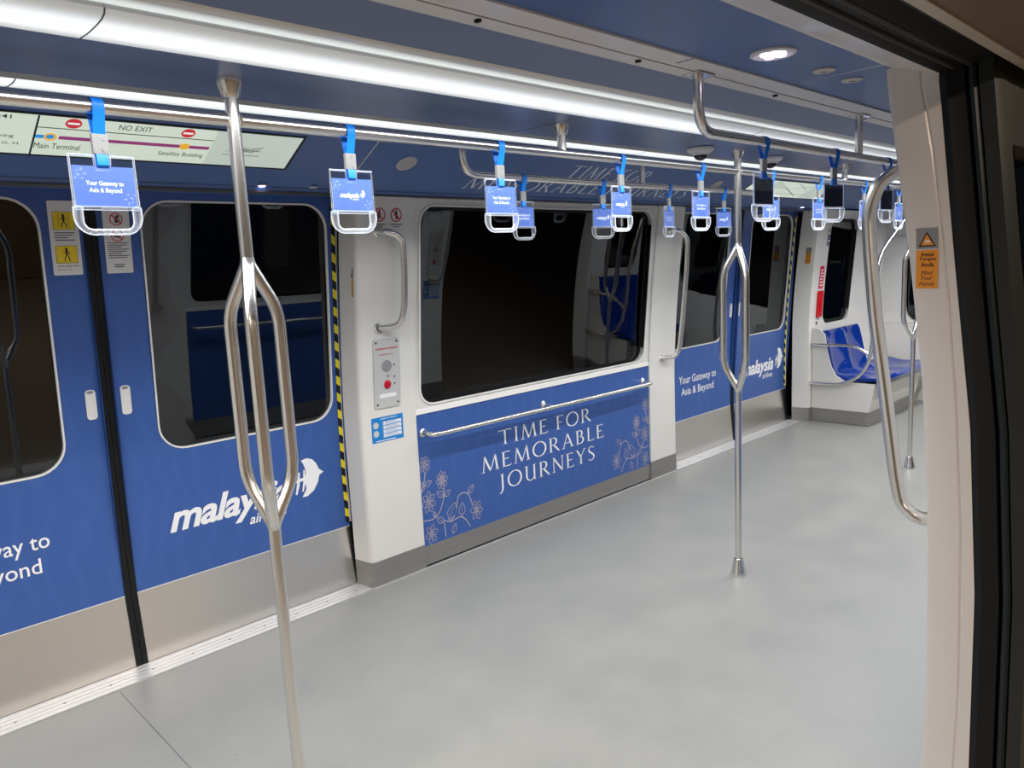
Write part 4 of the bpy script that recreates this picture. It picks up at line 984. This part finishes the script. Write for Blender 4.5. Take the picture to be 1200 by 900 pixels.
# ---- hand straps
CARD = {}
def strap_proto(face):
    """one hand strap modelled around the origin: origin at the rail axis, hanging down; face is 'words' or 'mark'"""
    PLOCAL[0] = True
    t = empty('hand_strap')
    rr = .0190; hw = .0125; th = .0012
    # ribbon loop over the rail
    def band(path, nm, m, w=hw, par=t):
        mb = MB(); n = len(path); vs = []
        for i, (y, z) in enumerate(path):
            a = Vector(path[max(0, i - 1)]); b = Vector(path[min(n - 1, i + 1)]); d = (b - a).normalized(); q = Vector((-d.y, d.x)) * th / 2
            for s in (-w, w):
                vs += [(s, y + q.x, z + q.y), (s, y - q.x, z - q.y)]
        fs = []
        for i in range(n - 1):
            o = 4 * i; fs += [(o, o + 2, o + 6, o + 4), (o + 1, o + 5, o + 7, o + 3), (o, o + 4, o + 5, o + 1), (o + 2, o + 3, o + 7, o + 6)]
        mb.add(vs, fs); return mb.build(nm, m, par)
    path = [(-.003, -.062), (-.006, -.05), (-rr * .9, -.012)] + [(rr * math.cos(math.radians(a)), rr * math.sin(math.radians(a))) for a in range(180, -1, -12)] + [(rr * .95, -.012), (.008, -.05), (.003, -.062)]
    band(path, 'ribbon', M_STRAP)
    mb = MB().box(-.0165, .0165, -.005, .005, -.100, -.058); c = mb.build('clasp', M_CLASP, t)
    for z in (-.067, -.091): MB().lathe([(.005, -.005), (.0045, -.0065)], (.006, 0, z), 'y', 10).build('rivet', M_CLASP, c)
    band([(-.003, -.098), (-.0065, -.112), (-.0065, -.124), (0, -.130), (.0065, -.124), (.0065, -.112), (.003, -.098)], 'lower_loop', M_STRAP, .012)
    # clear sleeve (thin plates in front and behind the card) with a clear rim
    w, zt, zb = .0695, -.104, -.212
    mb = MB()
    for ya, yb in ((-.0048, -.0036), (.0036, .0048)): mb.box(-w + .004, -.016, ya, yb, zb, zt - .002).box(-.016, .016, ya, yb, zb, -.136).box(.016, w - .004, ya, yb, zb, zt - .002)
    mb.build('clear_sleeve', M_LITE, t, smooth=False)
    mb = MB().tube([(-w + .0025, 0, zb), (-w + .0025, 0, zt), (-.019, 0, zt), (-.016, 0, zt - .004), (-.016, 0, -.136), (.016, 0, -.136), (.016, 0, zt - .004), (.019, 0, zt), (w - .0025, 0, zt), (w - .0025, 0, zb)], .0034, 4)
    mb.build('clear_rim', M_ACRYL, t, smooth=False)
    mb = MB().box(-w + .006, w - .006, -.0012, .0012, -.213, -.124 - .002); cd = mb.build('card', [M_CARD], t, smooth=False)
    back = MB().box(-w + .006, w - .006, .0012, .0018, -.213, -.126).build('card_back', M_CARD_BACK, t, smooth=False) if face[1] else None
    mb = MB()
    Pf = lambda x, z: (x, -.00150, z)
    if face[0] == 'words':
        put2d(MB(), font2d('Your Gateway to', 0, .02), -.039, .039, -.170, -.157, Pf).build('lettering', M_PRINT, cd, smooth=False); put2d(mb, font2d('Asia & Beyond', 0, .02), -.034, .034, -.185, -.172, Pf)
    else:
        raw2d(mb, ([(-.042 + p[0] * .084, -.176 + p[1] * .084) for p in LOGO[0]], LOGO[1]), Pf)
    mb.build('lettering', M_PRINT, cd, smooth=False)
    mb = MB()
    for sx, sz, z0 in ((-1, 1, -.131), (1, -1, -.208)):
        random.seed(3)
        for k in range(9):
            x = sx * (.060 - random.random() * .022); z = z0 - sz * random.random() * .026
            raw2d(mb, join2d([ribbon2d([(x - .003, z), (x + .003, z + .001)], .0010), ribbon2d([(x, z - .003), (x + .001, z + .003)], .0010)]), Pf)
    mb.build('flower_print', mat('pale_blue_print', (.35, .42, .72), .5), cd, smooth=False)
    # clear grip: thick rounded ring with a wavy grip bar
    w2 = .0715
    pts = [(-w2 + .010, 0, -.214), (-w2 + .009, 0, -.236), (-w2 + .011, 0, -.250), (-w2 + .021, 0, -.2635), (-.036, 0, -.2675)] + [(-.030 + .0067 * k, 0, -.2675 + (.0012 if k % 2 else -.0004)) for k in range(10)] + [(.036, 0, -.2675), (w2 - .021, 0, -.2635), (w2 - .011, 0, -.250), (w2 - .009, 0, -.236), (w2 - .010, 0, -.214)]
    fp = fillet([Vector(p) for p in pts], .008, 3); mb = MB().tube(fp, [.0105 - .0037 * min(1., max(0., (-.238 - p.z) / .026)) for p in fp], 12); mb.tube([(-w2 + .006, 0, -.2155), (w2 - .006, 0, -.2155)], .0048, 10)
    mb.build('grip', M_ACRYL, t)
    PLOCAL[0] = False
    return t
def copy_tree(o, parent=None):
    c = o.copy(); COL.objects.link(c)
    if parent: c.parent = parent; c.matrix_parent_inverse = o.matrix_parent_inverse.copy()
    for ch in list(o.children): copy_tree(ch, c)
    return c
protoW = strap_proto(('words', 0)); protoM = strap_proto(('mark', 0)); protoB = strap_proto(('mark', 1))
used = {'W': 0, 'M': 0, 'B': 0}; PR = {'W': protoW, 'M': protoM, 'B': protoB}
# x, y, yaw (degrees), prototype, label
GRP = {'c': 'hand straps on the long middle rail', 'f': 'hand straps on the window side rail', 'n': 'hand straps on the camera side rail'}
straps = [
 (.578, 1.846, 3, 'W', 'c', 'largest clear hand strap with white words on a blue card, left of the first pole'),
 (1.215, 1.846, 0, 'M', 'c', 'blue hand strap with the airline mark, right of the first pole'),
 (1.788, 1.846, -2, 'W', 'c', 'blue hand strap with white words over the left part of the window'),
 (2.437, 1.846, 5, 'M', 'c', 'blue hand strap with airline mark, overlapping a smaller one over the window'),
 (3.01, 1.846, 0, 'W', 'c', 'narrow looking strap with white words just before the middle pole'),
 (3.66, 1.846, -7, 'M', 'c', 'blue strap just past the middle pole, partly behind a dark one'),
 (4.21, 1.846, -2, 'W', 'c', 'slim blue strap with words, in front of the white reveal past the further doors'),
 (4.84, 1.846, 3, 'M', 'c', 'small blue strap seen against the bent rail at the right'),
 (5.43, 1.846, 0, 'W', 'c', 'tiny blue strap furthest along the long middle rail'),
 (2.51, 2.45, 1, 'W', 'f', 'smaller blue strap on the window side rail, first from the left'),
 (3.08, 2.45, -11, 'M', 'f', 'blue strap with airline mark on the window side rail, second from the left'),
 (3.665, 2.45, 10, 'W', 'f', 'thin looking blue strap on the window side rail above the second pillar'),
 (4.25, 2.45, -8, 'M', 'f', 'blue strap with airline mark at the right end of the window side rail'),
 (2.58, 1.33, -2, 'B', 'n', 'dark backed clear strap on the camera side rail, just right of the middle pole'),
 (3.17, 1.33, -10, 'B', 'n', 'dark backed clear strap on the camera side rail, above the end window'),
 (3.75, 1.33, -3, 'B', 'n', 'dark backed clear strap inside the bend of the large right rail'),
 (4.35, 1.33, 4, 'B', 'n', 'dark backed clear strap nearest the white jamb at the right'),
]
for x, y, a, k, g, lab in straps:
    o = PR[k] if not used[k] else copy_tree(PR[k]); used[k] += 1
    o.location = (x, y, 1.9835); o.rotation_euler.z = math.radians(a + (180 if k == 'B' else 0))
    tag(o, lab, 'hand strap', GRP[g])

# ---- route displays on the cornice
def cor_pt(x, s, e): # s distance up the slope from y=2.90
    y = 2.905 - s / SL; n = Vector((0, -.53, -1)).normalized(); return (x + 0, y + n.y * e, COR(y) + n.z * e)
def display(x0, x1, label, full):
    H_ = .196; t = MB(); n = Vector((0, -.53, -1)).normalized()
    P = lambda e: (lambda x, s: cor_pt(x, s, e))
    def plate(u0, u1, v0, v1, e0, e1, nm, m, par=None):
        mb = MB(); mb.add([cor_pt(x, s, e) for e in (e0, e1) for x, s in ((u0, v0), (u1, v0), (u1, v1), (u0, v1))], [(0, 1, 2, 3), (7, 6, 5, 4), (0, 4, 5, 1), (1, 5, 6, 2), (2, 6, 7, 3), (3, 7, 4, 0)]); return mb.build(nm, m, par, smooth=False)
    t = plate(x0 - .012, x1 + .012, -.010, H_ + .008, -.001, .003, 'route_display', M_BLK); tag(t, label, 'display', 'route displays above the doors')
    d = 1.258 - .286 + x0
    plate(x0, d, 0, H_, .003, .0036, 'screen', M_SCREEN, t); plate(d, x1, 0, H_, .003, .0036, 'map_field', M_SCREEN2, t)
    def pr(shapes, nm, m, e=.0042):
        mb = MB()
        for s_ in shapes: raw2d(mb, s_, P(e))
        return mb.build(nm, m, t, smooth=False)
    if full:
        # heights measured up the slope, 0..H_
        dv = x0 + .404; a = x0 + .40
        pr([rect2d(dv, dv + .006, 0, H_)], 'divider', M_SCR_DK); pr([rect2d(dv, d, .138, .142)], 'divider', M_SCR_DK)
        pr([rect2d(dv + .072, d - .004, .086, .103)], 'route_line', M_SCR_PUR); pr([rect2d(dv + .006, dv + .05, .086, .103)], 'route_line', M_SCR_BLU)
        pr([disc2d(dv + .048, .096, .019, .012, 20)], 'station_ring', M_SCR_ORG, .0048); pr([disc2d(dv + .048, .096, .011, 0, 16)], 'station_dot', M_SCR_BLU, .0046)
        pr([disc2d(dv + .474, .096, .0175, 0, 20)], 'station_dot', M_SCR_ORG, .0048)
        for cx in (dv + .103, dv + .466):
            pr([disc2d(cx, .170, .024, 0, 24)], 'no_entry_disc', M_SCR_RED, .0046); pr([rect2d(cx - .017, cx + .017, .165, .175)], 'no_entry_bar', M_SCR_WHT, .005)
        mb = MB(); q = P(.0046)
        put2d(mb, font2d('NO EXIT', 0), dv + .238, dv + .344, .158, .184, q)
        put2d(mb, font2d('Main Terminal', 0), dv + .008, dv + .142, .035, .063, q)
        put2d(mb, font2d('Satellite Building', 0), dv + .394, dv + .555, .032, .062, q)
        put2d(mb, font2d(':41', 0, .01), dv - .100, dv - .068, .170, .188, q)
        put2d(mb, font2d('Parking', 0), dv - .125, dv - .052, .076, .096, q)
        put2d(mb, font2d('B, G, H', 0), dv - .105, dv - .036, .044, .058, q)
        mb.build('lettering', M_SCR_DK, t, smooth=False)
        L = []; random.seed(11); px, pz = d + .065, .085
        for k in range(26):
            nx = d + .06 + random.random() * .14; nz = .075 + random.random() * .05; L.append(ribbon2d([(px, pz), (nx, nz)], .0012)); px, pz = nx, nz
            if k % 5 == 0: px, pz = d + .06 + random.random() * .14, .075 + random.random() * .05
        pr(L + [rect2d(d + .055, d + .20, .066, .069)], 'sketch', M_SCR_DK)
    else:
        L = []; random.seed(5)
        pr([([(x0 + .15, .12), (x0 + .32, .19), (x0 + .42, .175), (x0 + .62, .11), (x0 + .5, .10)], [(0, 1, 2, 3, 4)])], 'painted_reflection', M_SCREEN2)  # reflection on the screen, painted as a flat darker shape
        pr([ribbon2d([(x0 + .35, .188), (x0 + .55, .12), (x0 + .85, .03)], .006), ribbon2d([(x0 + .6, .10), (x0 + .85, .15), (x0 + 1.1, .16)], .004), ribbon2d([(x0 + .3, .03), (x0 + .6, .05), (x0 + 1.1, .045)], .004), ribbon2d([(x0 + .7, .18), (x0 + .95, .10)], .004)], 'abstract_lines', M_GREYP)  # abstract reflection-like lines drawn onto the screen
display(.286, 1.594, 'pale green route display with NO EXIT above the nearer doors', True)
display(5.236, 6.544, 'dim green map display above the further doors', False)

# ---- speakers, downlights, discs, detectors
def disc_cor(x, s, R, label, cat, nm, m):
    t = empty(nm, cor_pt(x, s, 0)); tag(t, label, cat)
    n = Vector((0, -.53, -1)).normalized(); ux = Vector((1, 0, 0)); uy = n.cross(ux)
    c = Vector(cor_pt(x, s, 0)); mb = MB(); N = 28
    vs = [c + n * h + r * (math.cos(2 * PI * k / N) * ux + math.sin(2 * PI * k / N) * uy) for r, h in ((R, -.002), (R, .003), (R - .006, .005)) for k in range(N)]
    mb.add(vs, [(i * N + k, i * N + (k + 1) % N, (i + 1) * N + (k + 1) % N, (i + 1) * N + k) for i in range(2) for k in range(N)] + [tuple(range(2 * N, 3 * N))]); mb.build('cover', m, t)
    mb = MB()
    for i in range(-6, 7):
        for j in range(-6, 7):
            if i * i + j * j <= 38:
                p = c + n * .0054 + ux * (i * R / 7.4) + uy * (j * R / 7.4); h = R * .035
                mb.add([p + ux * h, p + uy * h, p - ux * h, p - uy * h], [(0, 1, 2, 3)])
    o = mb.build('grille_holes', M_TEXTGREY, t, smooth=False); o['kind'] = 'stuff'
disc_cor(2.160, .085, .050, 'round perforated speaker in the navy cornice left of the printed words', 'speaker', 'ceiling_speaker', mat('speaker_grey', (.5, .49, .50), .4))
disc_cor(4.80, .09, .050, 'round perforated speaker in the navy cornice behind the middle pole', 'speaker', 'ceiling_speaker', mat('speaker_grey'))
def downlight(x, y, z, label, n=(0, 0, -1), on=True, R=.064):
    t = empty('downlight', (x, y, z)); tag(t, label, 'downlight', 'round ceiling downlights')
    MB().lathe([(R, .002), (R, -.005), (R * .86, -.009), (R * .8, -.007)], (x, y, z), 'z', 32).build('rim', M_DLRIM, t)
    for k in range(4):
        a = math.radians(45 + 90 * k + 8)
        MB().lathe([(.0135, -.006), (.0135, -.0095), (.010, -.0105)], (x + .023 * math.cos(a), y + .023 * math.sin(a), z), 'z', 14).build('led', M_LED, t)
downlight(2.150, 1.080, 2.1605, 'lit round downlight with four diodes on the camera side ceiling')
downlight(-.4, 1.080, 2.1605, 'lit round downlight above the left part of the open doorway')
for x, lab in ((2.490, 'small buff ceiling disc next to the lit downlight'), (2.712, 'small buff ceiling disc past the panel joint')):
    t = MB().lathe([(.034, .002), (.034, -.004), (.028, -.007), (.012, -.007), (.010, -.003)], (x, 1.081, 2.1605), 'z', 28).build('ceiling_disc', M_BUFF); tag(t, lab, 'ceiling disc')
    for dx in (-.008, .006): MB().lathe([(.003, -.0071), (.003, -.0078)], (x + dx, 1.081, 2.1605), 'z', 8).build('hole', M_BLK, t)
# little lamps in the cornice lip above the far doors
for x, lab in ((1.548, 'small lit lamp in the navy lip above the nearer doors'), (1.786, 'small dim lamp in the navy lip next to the lit one'), (6.55, 'small lit lamp in the navy lip above the further doors'), (4.92, 'small lit lamp in the lip before the further doors')):
    c = cor_pt(x, -.125, 0); t = empty('lip_lamp', c); tag(t, lab, 'lamp')
    MB().lathe([(.020, .002), (.020, -.003), (.016, -.004)], c, 'z', 18).build('rim', M_DLRIM, t)
    MB().lathe([(.013, -.004), (.013, -.0055)], c, 'z', 14).build('lens', M_LED if x != 1.786 else M_DLRIM, t)
for x, lab in ((3.10, 'white dome camera on the ceiling left of the middle pole'), (3.76, 'white dome camera on the ceiling right of the middle pole')):
    t = empty('dome_camera', (x, 1.90, 2.08)); tag(t, lab, 'camera', 'ceiling dome cameras')
    MB().lathe([(.056, .001), (.062, -.004), (.060, -.014), (.042, -.026), (.034, -.028)], (x, 1.90, 2.08), 'z', 28).build('housing', M_WHITE2, t)
    MB().lathe([(.032, -.026), (.031, -.036), (.024, -.048), (.012, -.055), (.003, -.057)], (x, 1.90, 2.08), 'z', 24).build('dome', M_SMOKE, t)
    MB().lathe([(.036, -.026), (.036, -.031), (.032, -.034)], (x, 1.90, 2.08), 'z', 24).build('ring', M_WHITE2, t)

# ---- platform behind and beside the camera
pf = MB().box(-6, 12, -5, .36, -.08, -.01).build('floor_platform', M_PLATF); tag(pf, 'station platform floor outside the open doorway', 'floor', kind='structure')
pw = MB().box(-6, 12, -5.1, -5, 0, 3.2).build('wall_platform', M_PLATW); tag(pw, 'brown station wall behind the camera', 'wall', kind='structure')
pc = MB().box(-6, 12, -5, -.5, 3.0, 3.1).build('ceiling_platform', mat('platform_ceiling', (.12, .11, .10), .6)); tag(pc, 'station ceiling behind the camera', 'ceiling', kind='structure')
for i, (x, y, s) in enumerate(((-.2, -2.2, 1.), (2.4, -2.2, 1.), (5.2, -2.4, .6), (-3, -2.4, 1.))):
    t = empty('station_lamp', (x, y, 3.0)); tag(t, ['warm station ceiling lamp behind the camera', 'warm station ceiling lamp right of the open doorway', 'warm station ceiling lamp by the second doorway', 'warm station ceiling lamp left of the open doorway'][i], 'lamp')
    MB().box(x - .6, x + .6, y - .09, y + .09, 2.95, 3.0).build('housing', M_DLRIM, t)
    ld = bpy.data.lights.new('station_lamp_light', 'AREA'); ld.shape = 'RECTANGLE'; ld.size = 1.1; ld.size_y = .15; ld.energy = PLATFORM_W * s; ld.color = (1., .80, .63)
    lo = bpy.data.objects.new('lamp_light', ld); lo.location = (0, 0, -.06); COL.objects.link(lo); lo.parent = t
